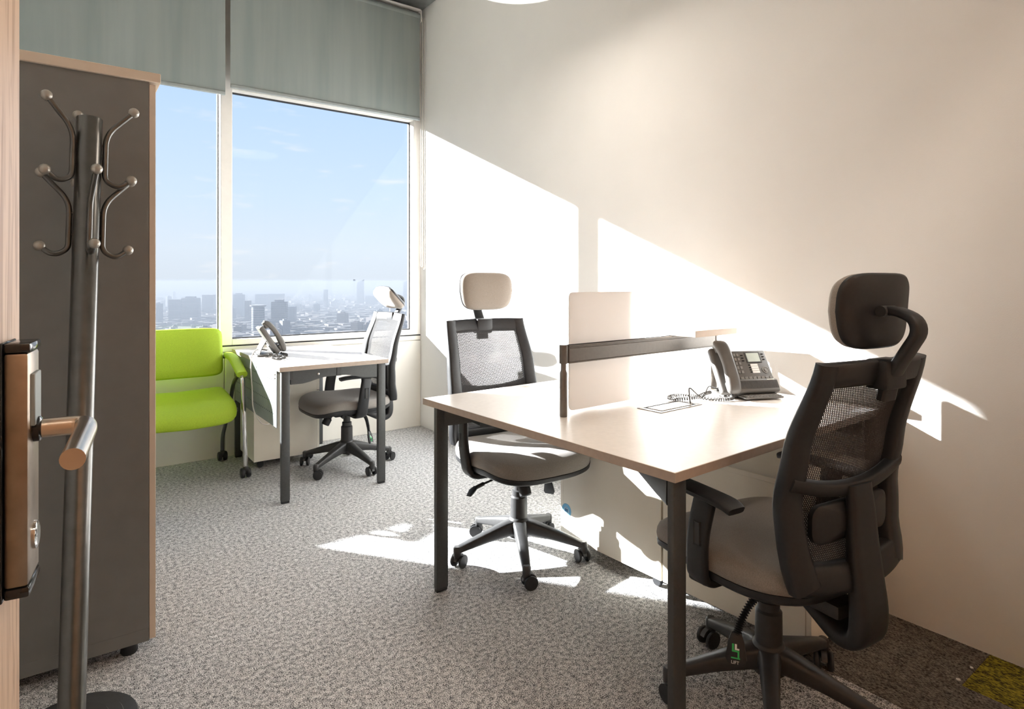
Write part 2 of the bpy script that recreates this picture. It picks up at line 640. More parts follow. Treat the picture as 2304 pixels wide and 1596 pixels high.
def window(name, x0, x1, lab):
    """x0..x1 clear opening"""
    root = struct(bpy.data.objects.new(name, None), lab)
    COL.objects.link(root)
    root.location = (0, 0, 0)
    MB().box(x0 - 0.002, x1 + 0.002, YW - 0.003, YO, 0.762, ZS, 0.003, 1).build('sill', M['frame'], root)
    MB().box(x0, x1, YW, YO, ZT, ZT + 0.07, 0.003, 1).build('transom', M['frame'], root)
    MB().box(x0, x1, YW, YO, 3.30, 3.37, 0.003, 1).build('head', M['frame'], root)
    g = MB()
    t = 0.007
    y0, y1 = 4.585, 4.612
    for za, zb in ((ZS, ZT),):
        g.box(x0, x0 + t, y0, y1, za, zb)
        g.box(x1 - t, x1, y0, y1, za, zb)
        g.box(x0, x1, y0, y1, za, za + t)
        g.box(x0, x1, y0, y1, zb - t, zb)
    g.build('gasket', M['gasket'], root)
    MB().box(x0 + 0.002, x1 - 0.002, 4.597, 4.601, ZS, ZT).build('pane', M['glass'], root)
    MB().box(x0, x1, 4.575, 4.61, ZT + 0.07, 3.30).build('sun_block_panel', M['frame'], root)  # unseen solid panel added behind the blind to stop sun leaking past
    return root


w1 = window('window_1', 0.944, 2.332, 'wide right window over the city')
MB().box(2.332, XR, YW - 0.002, YO, 0.762, 3.37, 0.003, 1).build('jamb', M['frame'], w1)
MB().box(0.87, 0.944, YW - 0.002, YO + 0.004, 0.762, 3.37, 0.003, 1).build('mullion', M['frame'], w1)
w2 = window('window_2', -0.44, 0.87, 'left window half hidden by the tall cabinet')
MB().box(XL, -0.44, YW - 0.002, YO, 0.762, 3.37, 0.003, 1).build('jamb', M['frame'], w2)

struct(MB().box(XL, XR, 4.255, YW, 3.447, 3.50, 0.003, 1).build('trim_1', M['galv']), 'galvanised metal strip above the blinds')

# ---- door with keypad lock, open inwards, seen almost edge on
DH = Vector((-0.1475, 0.136))
dang = atan2(0.98 - 0.136, -0.0426 + 0.1475)
door = struct(bpy.data.objects.new('door_1', None), 'light oak door standing open at the left')
COL.objects.link(door)
door.location = (DH.x, DH.y, 0)
door.rotation_euler = (0, 0, dang)
DLEN = 0.85
MB().box(0, DLEN, 0, 0.042, 0.008, 2.09, 0.0015, 1).build('leaf', M['oak'], door)
lx = DLEN - 0.075    # lock axis along the leaf; face is local -y
lk = MB()
lk.box(lx - 0.036, lx + 0.036, -0.0035, 0.0, 0.845, 1.132, 0.001, 1)
backplate = lk.build('lock_backplate', M['gloss'], door)
MB().box(lx - 0.032, lx + 0.032, -0.026, -0.0035, 0.858, 1.120, 0.004, 2).build('lock_case', M['lock'], backplate)
MB().box(lx - 0.033, lx + 0.033, -0.028, -0.0035, 1.120, 1.131, 0.003, 2).build('cap', M['gloss'], backplate)
MB().box(lx - 0.033, lx + 0.033, -0.027, -0.0035, 0.846, 0.858, 0.003, 2).build('cap', M['gloss'], backplate)
MB().box(lx - 0.020, lx + 0.018, -0.0300, -0.025, 1.035, 1.095, 0.001, 1).build('card_reader', M['barsteel'], backplate)
MB().lathe([(0.016, 0), (0.016, 0.003), (0.012, 0.0045), (0.010, 0.0045)], 20, xf=Matrix.Translation((lx, -0.026, 0.905)) @ Matrix.Rotation(pi / 2, 4, 'X')).build('key_cover', M['chrome'], backplate)
lv = [(lx, -0.024, 1.028), (lx, -0.050, 1.028), (lx, -0.0755, 1.028), (lx - 0.03, -0.079, 1.028), (lx - 0.145, -0.079, 1.022)]
lever = MB().tube(fillet(lv, 0.026, 8), 0.0112, 20).build('lever_handle', M['steel'], door)
MB().lathe([(0.0145, 0), (0.0145, 0.006), (0.0118, 0.008)], 24, xf=Matrix.Translation((lx, -0.026, 1.028)) @ Matrix.Rotation(pi / 2, 4, 'X')).build('rose', M['gloss'], lever)
for z in (0.25, 1.05, 1.85):
    MB().lathe([(0.007, -0.05), (0.007, 0.05)], 12, c=(-0.006, 0.021, z)).build('hinge', M['steel'], door)

# ================================================================== roller blinds
def roller_blind(x0, x1, zb, lab, chain_x, seed, chain_z=1.32):
    t = thing('roller_blind', lab, 'blind', ((x0 + x1) / 2, 4.45, zb), 0, 'grey roller blinds')
    w = (x1 - x0) / 2
    zr = 3.36 - zb
    MB().tube([(-w - 0.005, 0.0, zr), (w + 0.005, 0, zr)], 0.034, 24).build('roller', M['blind'], t)
    nx, nz_ = 60, 16
    rows = []
    for side in (0, 1):
        for j in range(nz_ + 1):
            for i in range(nx + 1):
                x = -w + 2 * w * i / nx
                z = 0.012 + (zr - 0.012) * j / nz_
                q = mnoise.noise(Vector((x * 5 + seed, z * 0.7, seed)))
                q2 = mnoise.noise(Vector((x * 14 + seed, z * 1.3, seed + 9)))
                fade = min(1.0, (1 - j / nz_) * 1.6)
                y = -0.030 + (q * 0.006 + q2 * 0.0016) * fade * min(1, j / 2.0)
                rows.append((x, y + side * 0.0012, z))
    n = (nx + 1)
    S = n * (nz_ + 1)
    fs = []
    for s in (0, 1):
        for j in range(nz_):
            for i in range(nx):
                a = s * S + j * n + i
                fs.append((a, a + 1, a + 1 + n, a + n))
    for j in range(nz_):
        for i in (0, nx):
            a = j * n + i
            fs.append((a, a + n, a + n + S, a + S))
    for i in range(nx):
        for j in (0, nz_):
            a = j * n + i
            fs.append((a, a + 1, a + 1 + S, a + S))
    MB().add(rows, fs).build('fabric', M['blind'], t, smooth=60)
    MB().box(-w, w, -0.037, -0.022, -0.012, 0.014, 0.005, 3).build('bottom_bar', M['barsteel'], t)
    for s in (-1, 1):
        MB().box(s * (w + 0.010) - 0.003, s * (w + 0.010) + 0.003, -0.042, 0.040, zr - 0.045, zr + 0.05, 0.001, 1).build('bracket', M['frame'], t)
    MB().box(-w - 0.012, w + 0.012, -0.030, 0.02, zr + 0.050, zr + 0.062, 0.002, 1).build('headrail', M['frame'], t)
    if chain_x is not None:
        for cxx, dz in chain_x:
            a = cxx - (x0 + x1) / 2
            zb2 = chain_z + dz - zb
            path = [(a, -0.028, zr), (a, -0.028, zb2 + 0.01), (a, -0.014, zb2 - 0.004), (a, 0.0, zb2 + 0.01), (a, 0.0, zr)]
            MB().tube(fillet(path, 0.012, 6), 0.0016, 6).build('pull_chain', M['whitecord'], t)
    return t


roller_blind(0.912, 2.340, 2.520, 'grey-green roller blind half drawn over the right window', [(2.366, 0.0), (2.386, -0.02)], 3.1)
roller_blind(-0.42, 0.881, 2.462, 'grey-green roller blind over the left window, hanging slightly lower', None, 8.4)

# ================================================================== pendant lamp
pl = thing('pendant_lamp', 'round white drum pendant lamp at the top of the picture', 'lamp', (1.66, 2.19, 2.585), 0)
MB().lathe([(0.02, 0.012), (0.275, 0.010), (0.276, 0.0), (0.285, 0.0), (0.296, 0.006), (0.30, 0.02), (0.30, 0.12), (0.29, 0.13), (0.02, 0.135)], 56).build('drum', M['paper'], pl)
MB().lathe([(0.0, 0.004), (0.274, 0.004), (0.274, 0.008), (0.0, 0.008)], 56).build('diffuser', M['lamp'], pl)
MB().tube([(0, 0, 0.13), (0, 0, 1.03)], 0.004, 8).build('cord', M['gasket'], pl)
MB().lathe([(0.05, 1.01), (0.05, 1.035)], 24).build('ceiling_rose', M['paper'], pl)

# ================================================================== tall cabinet
cb = thing('storage_cabinet', 'tall dark grey cabinet with beige top behind the coat stand', 'cabinet', (-0.12, 2.268, 0))
CX0, CX1, CY1 = -0.33, 0.345, 0.80
body = MB().box(CX0, CX1, 0.0, CY1, 0.045, 1.842).build('body', M['cabinet'], cb)
MB().box(CX0, CX1, -0.0015, 0.0, 0.045, 0.085).build('plinth', M['cabinet'], cb)
MB().box(CX0 - 0.002, CX1 + 0.032, -0.012, CY1 + 0.012, 1.842, 1.872, 0.0015, 1).build('top', M['beige'], cb)
for y0, y1, hy in ((0.0, 0.398, 0.36), (0.402, CY1, 0.44)):
    d = MB().box(CX1 + 0.001, CX1 + 0.019, y0, y1, 0.048, 1.836, 0.001, 1).build('door', M['beige'], cb)
    MB().sweep(fillet([(CX1 + 0.018, hy, 0.95), (CX1 + 0.045, hy, 0.95), (CX1 + 0.045, hy, 1.08), (CX1 + 0.018, hy, 1.08)], 0.01), 0.009).build('handle', M['chrome'], d)
for x in (CX0 + 0.06, CX1 - 0.05):
    for y in (0.05, CY1 - 0.05):
        MB().lathe([(0.022, 0.0), (0.026, 0.008), (0.018, 0.046)], 16, c=(x, y, 0)).build('foot', M['plastic'], cb)

# ================================================================== coat stand (leaning slightly)
cs = thing('coat_stand', 'gunmetal coat stand with ball-tipped hooks in front of the cabinet', 'coat stand', (0.019, 1.985, 0.003))
MB().lathe([(0.02, 0.0), (0.150, 0.0), (0.154, 0.006), (0.150, 0.013), (0.118, 0.017), (0.116, 0.020), (0.085, 0.024), (0.083, 0.027), (0.04, 0.031), (0.03, 0.034)], 56).build('base', M['plastic2'], cs)
axis = Vector((0.044, 0.112, 1.661))
AL = axis.length
q = Vector((0, 0, 1)).rotation_difference(axis).to_matrix().to_4x4()
PR = 0.0315
MB(q).lathe([(PR + 0.004, 0.028), (PR + 0.004, 0.04), (PR, 0.045), (PR, AL - 0.003), (PR - 0.002, AL), (0.004, AL + 0.001)], 32).build('pole', M['stand'], cs)


def hook(ang, z0):
    h = MB(q)
    ca, sa = cos(ang), sin(ang)
    P = [(0.106, 0.138), (PR + 0.008, 0.062), (PR + 0.008, -0.072), (PR + 0.042, -0.090), (0.104, -0.064)]
    path = fillet([(a * ca, a * sa, z0 + b) for a, b in P], 0.034, 7)
    h.tube(path, 0.0072, 12)
    for zz in (0.03, -0.03):
        h.tube([(PR * 0.9 * ca, PR * 0.9 * sa, z0 + zz), ((PR + 0.006) * ca, (PR + 0.006) * sa, z0 + zz)], 0.004, 8)
    o = h.build('hook', M['stand'], cs)
    for a, b in (P[0], P[-1]):
        MB(q).sphere((a * ca, a * sa, z0 + b), 0.0142).build('ball_tip', M['knob'], o)


# view runs roughly along local +Y turned a little left: angles measured from +X
for a in (104, -4, 203):
    hook(radians(a), AL - 0.105)
for a in (279, 12, 172):
    hook(radians(a), AL - 0.305)

# ================================================================== green armchair on casters
ga = thing('armchair', 'lime green padded armchair with chrome frame under the left window', 'armchair', (0.58, 4.13, 0))


def bent_pad(w, dpth, th, fn, m, name, parent, seg=18, e=9.0):
    out = superell(w, dpth, e, 56)
    lv = [(0.90, -th / 2), (0.965, -th * 0.42), (0.995, -th * 0.2), (1.0, 0), (0.995, th * 0.2), (0.965, th * 0.42), (0.90, th / 2), (0.6, th * 0.53), (0.3, th * 0.54)]
    return MB().pillow(out, lv, fn).build(name, m, parent, smooth=70)


bent_pad(0.54, 0.50, 0.07, lambda v: Vector((v.x, v.y - 0.01, 0.468 + v.z - 1.1 * max(0, -(v.y) - 0.10) ** 1.6 * (1.0 if v.z < 9 else 1) - 0.02 * (1 - (v.x / 0.27) ** 2) + 0.02 * (v.y / 0.25))), M['green'], 'seat_cushion', ga)
bent_pad(0.54, 0.31, 0.065, lambda v: Vector((v.x, 0.225 - v.z + 0.05 * (v.y / 0.15) * 0.5 + 0.25 * (0.27 ** 2 - v.x ** 2) * 0.5, 0.742 + v.y)), M['green'], 'back_cushion', ga)
for s in (-1, 1):
    X = s * 0.305
    arm = MB().tube(fillet([(X, 0.26, 0.70), (X, 0.10, 0.695), (X, -0.16, 0.615)], 0.06), 0.012, 12).build('arm_frame', M['chrome'], ga)
    pad = fillet([(X, 0.22, 0.715), (X, 0.06, 0.71), (X, -0.165, 0.632)], 0.10, 6)
    MB().sweep(pad, [(0.062, 0.038)] * len(pad), e=3.0).build('arm_pad', M['green'], arm)
    MB().tube(fillet([(X, -0.14, 0.62), (X + s * 0.002, -0.172, 0.60), (X + s * 0.018, -0.172, 0.068)], 0.02), 0.0135, 14).build('front_leg', M['chrome'], ga)
    MB().tube(fillet([(X - s * 0.012, -0.12, 0.625), (X - s * 0.012, 0.02, 0.56), (X - s * 0.010, 0.12, 0.40), (X - s * 0.02, 0.30, 0.16), (X - s * 0.02, 0.305, 0.068)], 0.10, 8), 0.012, 14).build('rear_leg', M['tube'], ga)
    for (x, y) in ((X + s * 0.018, -0.172), (X - s * 0.02, 0.300)):
        c = MB()
        for dx in (-0.017, 0.017):
            c.lathe([(0.004, -0.011), (0.026, -0.011), (0.030, -0.006), (0.030, 0.006), (0.026, 0.011), (0.004, 0.011)], 24, xf=Matrix.Translation((x + dx, y, 0.031)) @ Matrix.Rotation(pi / 2, 4, 'Y'))
        c.box(x - 0.012, x + 0.012, y - 0.02, y + 0.02, 0.026, 0.070, 0.004, 2)
        c.build('caster', M['plastic'], ga)
MB().box(-0.255, 0.255, -0.16, 0.22, 0.415, 0.432, 0.004, 1).build('seat_board', M['plastic'], ga)
for y in (-0.10, 0.16):
    MB().tube([(-0.295, y, 0.41), (0.295, y, 0.41)], 0.011, 10).build('cross_tube', M['tube'], ga)
MB().tube([(-0.30, 0.255, 0.70), (0.30, 0.255, 0.70)], 0.011, 10).build('cross_tube', M['tube'], ga)

# ================================================================== desks
def desk_leg(x0, x1, y0, y1, z1, parent):
    o = MB().box(x0, x1, y0, y1, 0.012, z1, 0.004, 2).build('leg', M['leg'], parent)
    MB().box(x0 + 0.002, x1 - 0.002, y0 + 0.002, y1 - 0.002, 0.0, 0.013, 0.002, 1).build('foot_cap', M['plastic'], o)
    return o


def arched_beam(p0, p1, zt, hend, hmid, th, name, parent, n=24):
    """flat beam with an arched lower edge between two plan points"""
    a = Vector(p0)
    b = Vector(p1)
    d = (b - a)
    ln = d.length
    d.normalize()
    s = Vector((-d.y, d.x)) * th / 2
    rings = []
    for i in range(n + 1):
        t = i / n
        p = a + d * ln * t
        u = min(t, 1 - t) * ln
        k = 1.0 if u < 0.05 else max(0.0, 1 - (u - 0.05) / 0.16)
        k = k * k * (3 - 2 * k)
        zb = zt - (hmid + (hend - hmid) * k)
        rings.append([(p.x - s.x, p.y - s.y, zb), (p.x + s.x, p.y + s.y, zb), (p.x + s.x, p.y + s.y, zt), (p.x - s.x, p.y - s.y, zt)])
    return MB().loft(rings).build(name, M['leg'], parent)


def desk_top(w, d, z, parent, name='desktop'):
    o = MB().box(0, w, 0, d, z - 0.025, z, 0.0012, 1).build(name, M['laminate'], parent)
    e = MB()
    t = 0.0012
    e.box(-t, w + t, -t, 0.0, z - 0.0245, z - 0.0008)
    e.box(-t, w + t, d, d + t, z - 0.0245, z - 0.0008)
    e.box(-t, 0.0, 0, d, z - 0.0245, z - 0.0008)
    e.box(w, w + t, 0, d, z - 0.0245, z - 0.0008)
    e.build('edge_band', M['edge'], o)
    return o


def cable_box(x0, x1, y0, y1, z, parent, lid=True):
    b = MB()
    f = 0.012
    b.box(x0, x1, y0, y0 + f, z, z + 0.0022)
    b.box(x0, x1, y1 - f, y1, z, z + 0.0022)
    b.box(x0, x0 + f * 1.6, y0 + f, y1 - f, z, z + 0.0022)
    b.box(x1 - f * 1.6, x1, y0 + f, y1 - f, z, z + 0.0022)
    o = b.build('cable_box', M['railmetal'], parent)
    MB().box(x0 + 0.03, x1 - 0.03, y0 + 0.020, y1 - 0.022, z + 0.0004, z + 0.0028, 0.0008, 1).build('lid', M['laminate'], o)
    MB().box(x0 + f * 1.6, x1 - f * 1.6, y0 + f, y1 - f, z + 0.0001, z + 0.0006).build('well_shade', M['hole'], o)  # flat dark sheet, painted as the shade around the lid
    return o


# ---- window desk (short side to the room)
ZD = 0.74
wd = thing('window_desk', 'small pale desk with perforated side panel standing under the window', 'desk', (0.936, 3.350, 0))
WX, WY = 0.628, 1.135
desk_top(WX, WY, ZD, wd)
for x in (0.012, WX - 0.058):
    for y in (0.012, WY - 0.042):
        desk_leg(x, x + 0.046, y, y + 0.030, ZD - 0.025, wd)
arched_beam((0.064, 0.035), (WX - 0.064, 0.035), ZD - 0.026, 0.075, 0.048, 0.03, 'beam', wd)
arched_beam((0.064, WY - 0.035), (WX - 0.064, WY - 0.035), ZD - 0.026, 0.075, 0.048, 0.03, 'beam', wd)
for x in (0.10, WX - 0.10):
    MB().box(x - 0.012, x + 0.012, 0.03, WY - 0.03, ZD - 0.060, ZD - 0.027).build('long_rail', M['leg'], wd)
for x in (0.05, 0.32, WX - 0.06):
    MB().box(x, x + 0.026, 0.016, 0.022, ZD - 0.075, ZD - 0.026, 0.001, 1).build('bracket', M['plastic2'], wd)
MB().sphere((0.215, 0.019, ZD - 0.055), 0.008, 10, 6).build('bolt', M['chrome'], wd)
mp_ = MB().box(0.004, 0.008, 0.075, WY - 0.075, 0.40, ZD - 0.027, 0.0015, 1).build('modesty_panel', M['modesty'], wd)
hb = MB()
for r in range(4):
    for k in range(26):
        hb.lathe([(0.0001, 0), (0.0042, 0), (0.0042, 0.0006), (0.0001, 0.0006)], 8, xf=Matrix.Translation((0.0034, 0.105 + k * 0.036 + (0.0 if r % 2 else 0.0), 0.655 - r * 0.062)) @ Matrix.Rotation(pi / 2, 4, 'Y'))
hbo = hb.build('perforation_shade', M['hole'], mp_)  # dark discs painted for the shade inside the panel's holes
hbo['kind'] = 'stuff'
for z in (0.675, 0.695):
    MB().sphere((0.003, 0.10, z - 0.005), 0.005, 8, 6).build('bolt', M['chrome'], mp_)
cable_box(0.05, 0.185, 0.485, 0.72, ZD, wd)

# ---- bench desk: one long pale top, turned a little against the wall
BA = radians(1.8)
BW, BD = 1.207, 1.197
bd = thing('bench_desk', 'wide pale double desk on dark legs running to the sunlit wall', 'desk', (1.184, 0.940, 0), BA)
desk_top(BW, BD, ZD, bd)
for x0, x1 in ((0.008, 0.060), (BW - 0.062, BW - 0.010)):
    for y0, y1 in ((0.010, 0.030), (BD - 0.090, BD - 0.066)):
        desk_leg(x0, x1, y0, y1, ZD - 0.025, bd)
for (x0, y0, x1, y1) in ((0.045, BD - 0.075, 0.235, BD - 0.225), (0.045, 0.045, 0.150, 0.250), (BW - 0.045, BD - 0.075, BW - 0.235, BD - 0.225), (BW - 0.045, 0.045, BW - 0.150, 0.250)):
    MB().sweep([(x0, y0, ZD - 0.064), (x0 * 0.7 + x1 * 0.3, y0 * 0.7 + y1 * 0.3, ZD - 0.060), (x1, y1, ZD - 0.046)], [(0.028, 0.076), (0.028, 0.066), (0.028, 0.038)], n=8, e=8).build('bracket', M['leg'], bd)
for x in (0.150, BW - 0.150):
    MB().box(x - 0.018, x + 0.018, 0.16, BD - 0.16, ZD - 0.064, ZD - 0.027).build('cross_rail', M['leg'], bd)
for y in (0.19, BD - 0.19, BD / 2):
    MB().box(0.14, BW - 0.14, y - 0.02, y + 0.02, ZD - 0.062, ZD - 0.027).build('long_rail', M['leg'], bd)
cable_box(0.510, 0.752, 0.438, 0.545, ZD, bd)


def to_world(u, v, z=0.0):
    return Vector((1.184 + u * cos(BA) - v * sin(BA), 0.940 + u * sin(BA) + v * cos(BA), z))


# ---- divider rail with frosted screen and small shelf
dv = thing('divider_rail', 'taupe metal divider rail with frosted screen and little shelf on the double desk', 'desk divider', to_world(0.208, 0.612, ZD), BA)
RL = 0.885
for x in (0.0, RL):
    p = MB().lathe([(0.0125, 0.0), (0.0132, 0.004), (0.0132, 0.150), (0.0095, 0.158), (0.0095, 0.186)], 20, c=(x, 0, 0)).build('post', M['railmetal'], dv)
rb = MB()
rb.box(0.014, RL - 0.01, -0.011, 0.011, 0.181, 0.243, 0.002, 1)
rb.box(0.014, RL - 0.01, -0.014, -0.011, 0.186, 0.232, 0.001, 1)
rb.box(0.014, RL - 0.01, -0.015, 0.015, 0.237, 0.243, 0.0015, 1)
rb.box(0.014, RL - 0.01, -0.015, 0.015, 0.181, 0.186, 0.0015, 1)
rail = rb.build('rail', M['railmetal'], dv)
for x in (0.0, RL):
    MB().lathe([(0.014, 0.181), (0.015, 0.183), (0.015, 0.243), (0.013, 0.245)], 20, c=(x, 0, 0)).build('end_cap', M['railmetal'], rail)
sp = rrect(0.402, 0.413, 0.018, 6, cx=0.2475, cy=0.2165)
MB().pillow(sp, [(0.995, 0.018), (1.0, 0.0195), (1.0, 0.0245), (0.995, 0.026)], lambda v: Vector((v.x, v.z, v.y))).build('frosted_screen', M['frosted'], dv)
sh = MB().box(0.578, 0.865, -0.122, 0.118, 0.2445, 0.270, 0.0015, 1).build('shelf', M['beige'], dv)
MB().box(0.60, 0.84, -0.012, 0.012, 0.2415, 0.2448).build('shelf_clamp', M['railmetal'], sh)


# ---- drawer pedestals
def pedestal(name, lab, loc, rot, w, d, ht, parts=True, sticker=False):
    t = thing(name, lab, 'drawer unit', loc, rot, 'cream drawer pedestals')
    MB().box(0, w, 0.018, d, 0.050, ht - 0.018, 0.001, 1).build('body', M['cream'], t)
    MB().box(-0.002, w + 0.002, -0.002, d + 0.002, ht - 0.018, ht, 0.0015, 1).build('top', M['cream'], t)
    hs = [0.052, 0.052 + (ht - 0.072) * 0.58, 0.052 + (ht - 0.072) * 0.79, ht - 0.021]
    for a, b in zip(hs, hs[1:]):
        f = MB().box(0.001, w - 0.001, 0.0, 0.017, a + 0.0015, b - 0.0015, 0.001, 1).build('drawer_front', M['cream'], t)
        MB().box(0.004, w - 0.004, 0.004, 0.018, b - 0.0016, b + 0.0014).build('grip_gap', M['hole'], f)
    for x in (0.045, w - 0.045):
        for y in (0.05, d - 0.05):
            MB().lathe([(0.003, -0.010), (0.018, -0.010), (0.021, -0.005), (0.021, 0.005), (0.018, 0.010), (0.003, 0.010)], 18, xf=Matrix.Translation((x, y, 0.022)) @ Matrix.Rotation(pi / 2, 4, 'Y')).box(x - 0.014, x + 0.014, y - 0.014, y + 0.014, 0.030, 0.051).build('caster', M['plastic'], t)
    return t


pedestal('drawer_pedestal', 'cream drawer pedestal tucked under the window desk', (1.400, 4.078, 0), pi / 2, 0.40, 0.42, 0.60)
pB = pedestal('drawer_pedestal', 'cream drawer pedestal behind the near mesh chair at the wall', to_world(0.683, 0.000), BA, 0.455, 0.5645, 0.560)
pA = pedestal('drawer_pedestal', 'cream drawer pedestal with round blue sticker on its side', to_world(1.135, 1.135), BA + pi, 0.455, 0.5645, 0.560)
# sticker: local +x side of the turned unit faces the room's left
st = MB(Matrix.Translation((0.4552, 0.040, 0.168)) @ Matrix.Rotation(pi / 2, 4, 'Y') @ Matrix.Rotation(pi / 2, 4, 'Z'))
st.lathe([(0.0005, 0), (0.030, 0), (0.030, 0.0006), (0.0005, 0.0006)], 32)
sto = st.build('sticker', M['blue'], pA)
ring = MB(Matrix.Translation((0.4559, 0.040, 0.168)) @ Matrix.Rotation(pi / 2, 4, 'Y') @ Matrix.Rotation(pi / 2, 4, 'Z'))
ring.tube([Vector((x, y, 0)) for x, y in rrect(0.028, 0.019, 0.005)] + [Vector((0.014 - 0.0, 0.0045, 0))], 0.0011, 6)
ring.tube([(0.0075 * cos(a), 0.0095 + 0.006 * sin(a), 0) for a in [pi * k / 8 for k in range(9)]], 0.0009, 6)
ring.build('emblem', M['whiteprint'], sto)
lt = MB(Matrix.Translation((0.4559, 0.040, 0.168)) @ Matrix.Rotation(pi / 2, 4, 'Y') @ Matrix.Rotation(pi / 2, 4, 'Z'))
for k in range(4):
    lt.box(-0.0095 + k * 0.005, -0.0072 + k * 0.005, -0.006, 0.005, 0, 0.0008)
lt.box(-0.0100, 0.0085, 0.0035, 0.0055, 0, 0.0008)
lt.build('lettering', M['navy'], sto)


# ================================================================== office chairs (front is local +Y)
def back_pt(u, z, off=0.0):
    """surface of the backrest: u -1..1 across, z height; off moves along the rear normal"""
    hw = lerp([(0.46, 0.195), (0.52, 0.215), (0.66, 0.233), (0.80, 0.230), (1.02, 0.212)], z)
    y = lerp([(0.46, -0.228), (0.58, -0.206), (0.68, -0.200), (0.80, -0.222), (1.02, -0.292)], z)
    x = u * hw
    y -= 0.030 * (1 - u * u)
    return Vector((x, y - off, z))


def make_chair():
    t = thing('office_chair', '-', 'chair', (0, 0, 0), 0, 'mesh office chairs')
    # star base
    st = MB()
    for k in range(5):
        a = 2 * pi * k / 5 + radians(90)
        ca, sa = cos(a), sin(a)
        pth = [(0.02, 0.134), (0.06, 0.131), (0.15, 0.111), (0.24, 0.088), (0.276, 0.078), (0.290, 0.068)]
        st.sweep([(r * ca, r * sa, z) for r, z in pth], [(0.070, 0.070), (0.056, 0.062), (0.044, 0.044), (0.036, 0.032), (0.032, 0.028), (0.030, 0.016)], n=14)
        st.lathe([(0.014, 0.048), (0.017, 0.052), (0.017, 0.086), (0.012, 0.092)], 14, c=(0.282 * ca, 0.282 * sa, 0))
    st.lathe([(0.034, 0.088), (0.044, 0.093), (0.047, 0.158), (0.042, 0.166)], 28)
    star = st.build('star_base', M['plastic2'], t)
    for k in range(5):
        a = 2 * pi * k / 5 + radians(90)
        x, y = 0.282 * cos(a), 0.282 * sin(a)
        tw = a + [0.6, 1.5, -0.9, 2.2, 0.2][k]
        xf = Matrix.Translation((x, y, 0)) @ Matrix.Rotation(tw, 4, 'Z')
        c = MB(xf)
        hood = [(0.0, 0.0)]
        rg = []
        for i in range(9):
            b = pi * (0.10 + 0.86 * i / 8)
            rg.append([(-0.008, 0.012 + 0.030 * cos(b), 0.029 + 0.030 * sin(b)), (0.008, 0.012 + 0.030 * cos(b), 0.029 + 0.030 * sin(b)), (0.008, 0.012 + 0.010 * cos(b), 0.029 + 0.010 * sin(b)), (-0.008, 0.012 + 0.010 * cos(b), 0.029 + 0.010 * sin(b))])
        c.loft(rg)
        c.lathe([(0.012, 0.036), (0.015, 0.040), (0.015, 0.060)], 14)
        co = c.build('caster', M['plastic2'], t)
        for s in (-1, 1):
            MB(xf).lathe([(0.004, -0.009), (0.019, -0.0085), (0.026, -0.004), (0.0285, 0.002), (0.027, 0.007), (0.012, 0.009), (0.004, 0.009)], 22, xf=xf @ Matrix.Translation((s * 0.019, 0.012, 0.0285)) @ Matrix.Rotation(s * pi / 2, 4, 'Y')).build('wheel', M['plastic'], co)
    MB().lathe([(0.041, 0.160), (0.044, 0.164), (0.042, 0.172), (0.037, 0.176), (0.036, 0.262), (0.030, 0.268), (0.030, 0.290), (0.022, 0.294), (0.020, 0.40)], 28).build('gas_column', M['plastic2'], t)
    # ---- everything above the column moves with the lift
    mech = MB()
    mech.box(-0.075, 0.075, -0.17, 0.11, 0.372, 0.410, 0.012, 3)
    mech.box(-0.045, 0.045, -0.24, -0.10, 0.360, 0.398, 0.010, 2)
    mech.tube([(-0.085, 0.06, 0.372), (-0.02, 0.06, 0.380)], 0.010, 10)
    me = mech.build('tilt_mechanism', M['plastic2'], t)
    MB(Matrix.Translation((0.045, 0.095, 0.372)) @ Matrix.Rotation(radians(28), 4, 'X')).lathe([(0.020, 0.01), (0.020, -0.022), (0.026, -0.026), (0.025, -0.066), (0.021, -0.070)], 20).build('tension_knob', M['plastic'], me)
    # lever with bellows and paddle (local right, rear)
    bp = [(0.075, -0.07, 0.378), (0.165, -0.075, 0.372), (0.215, -0.078, 0.340), (0.228, -0.080, 0.300), (0.232, -0.080, 0.262)]
    return t, me


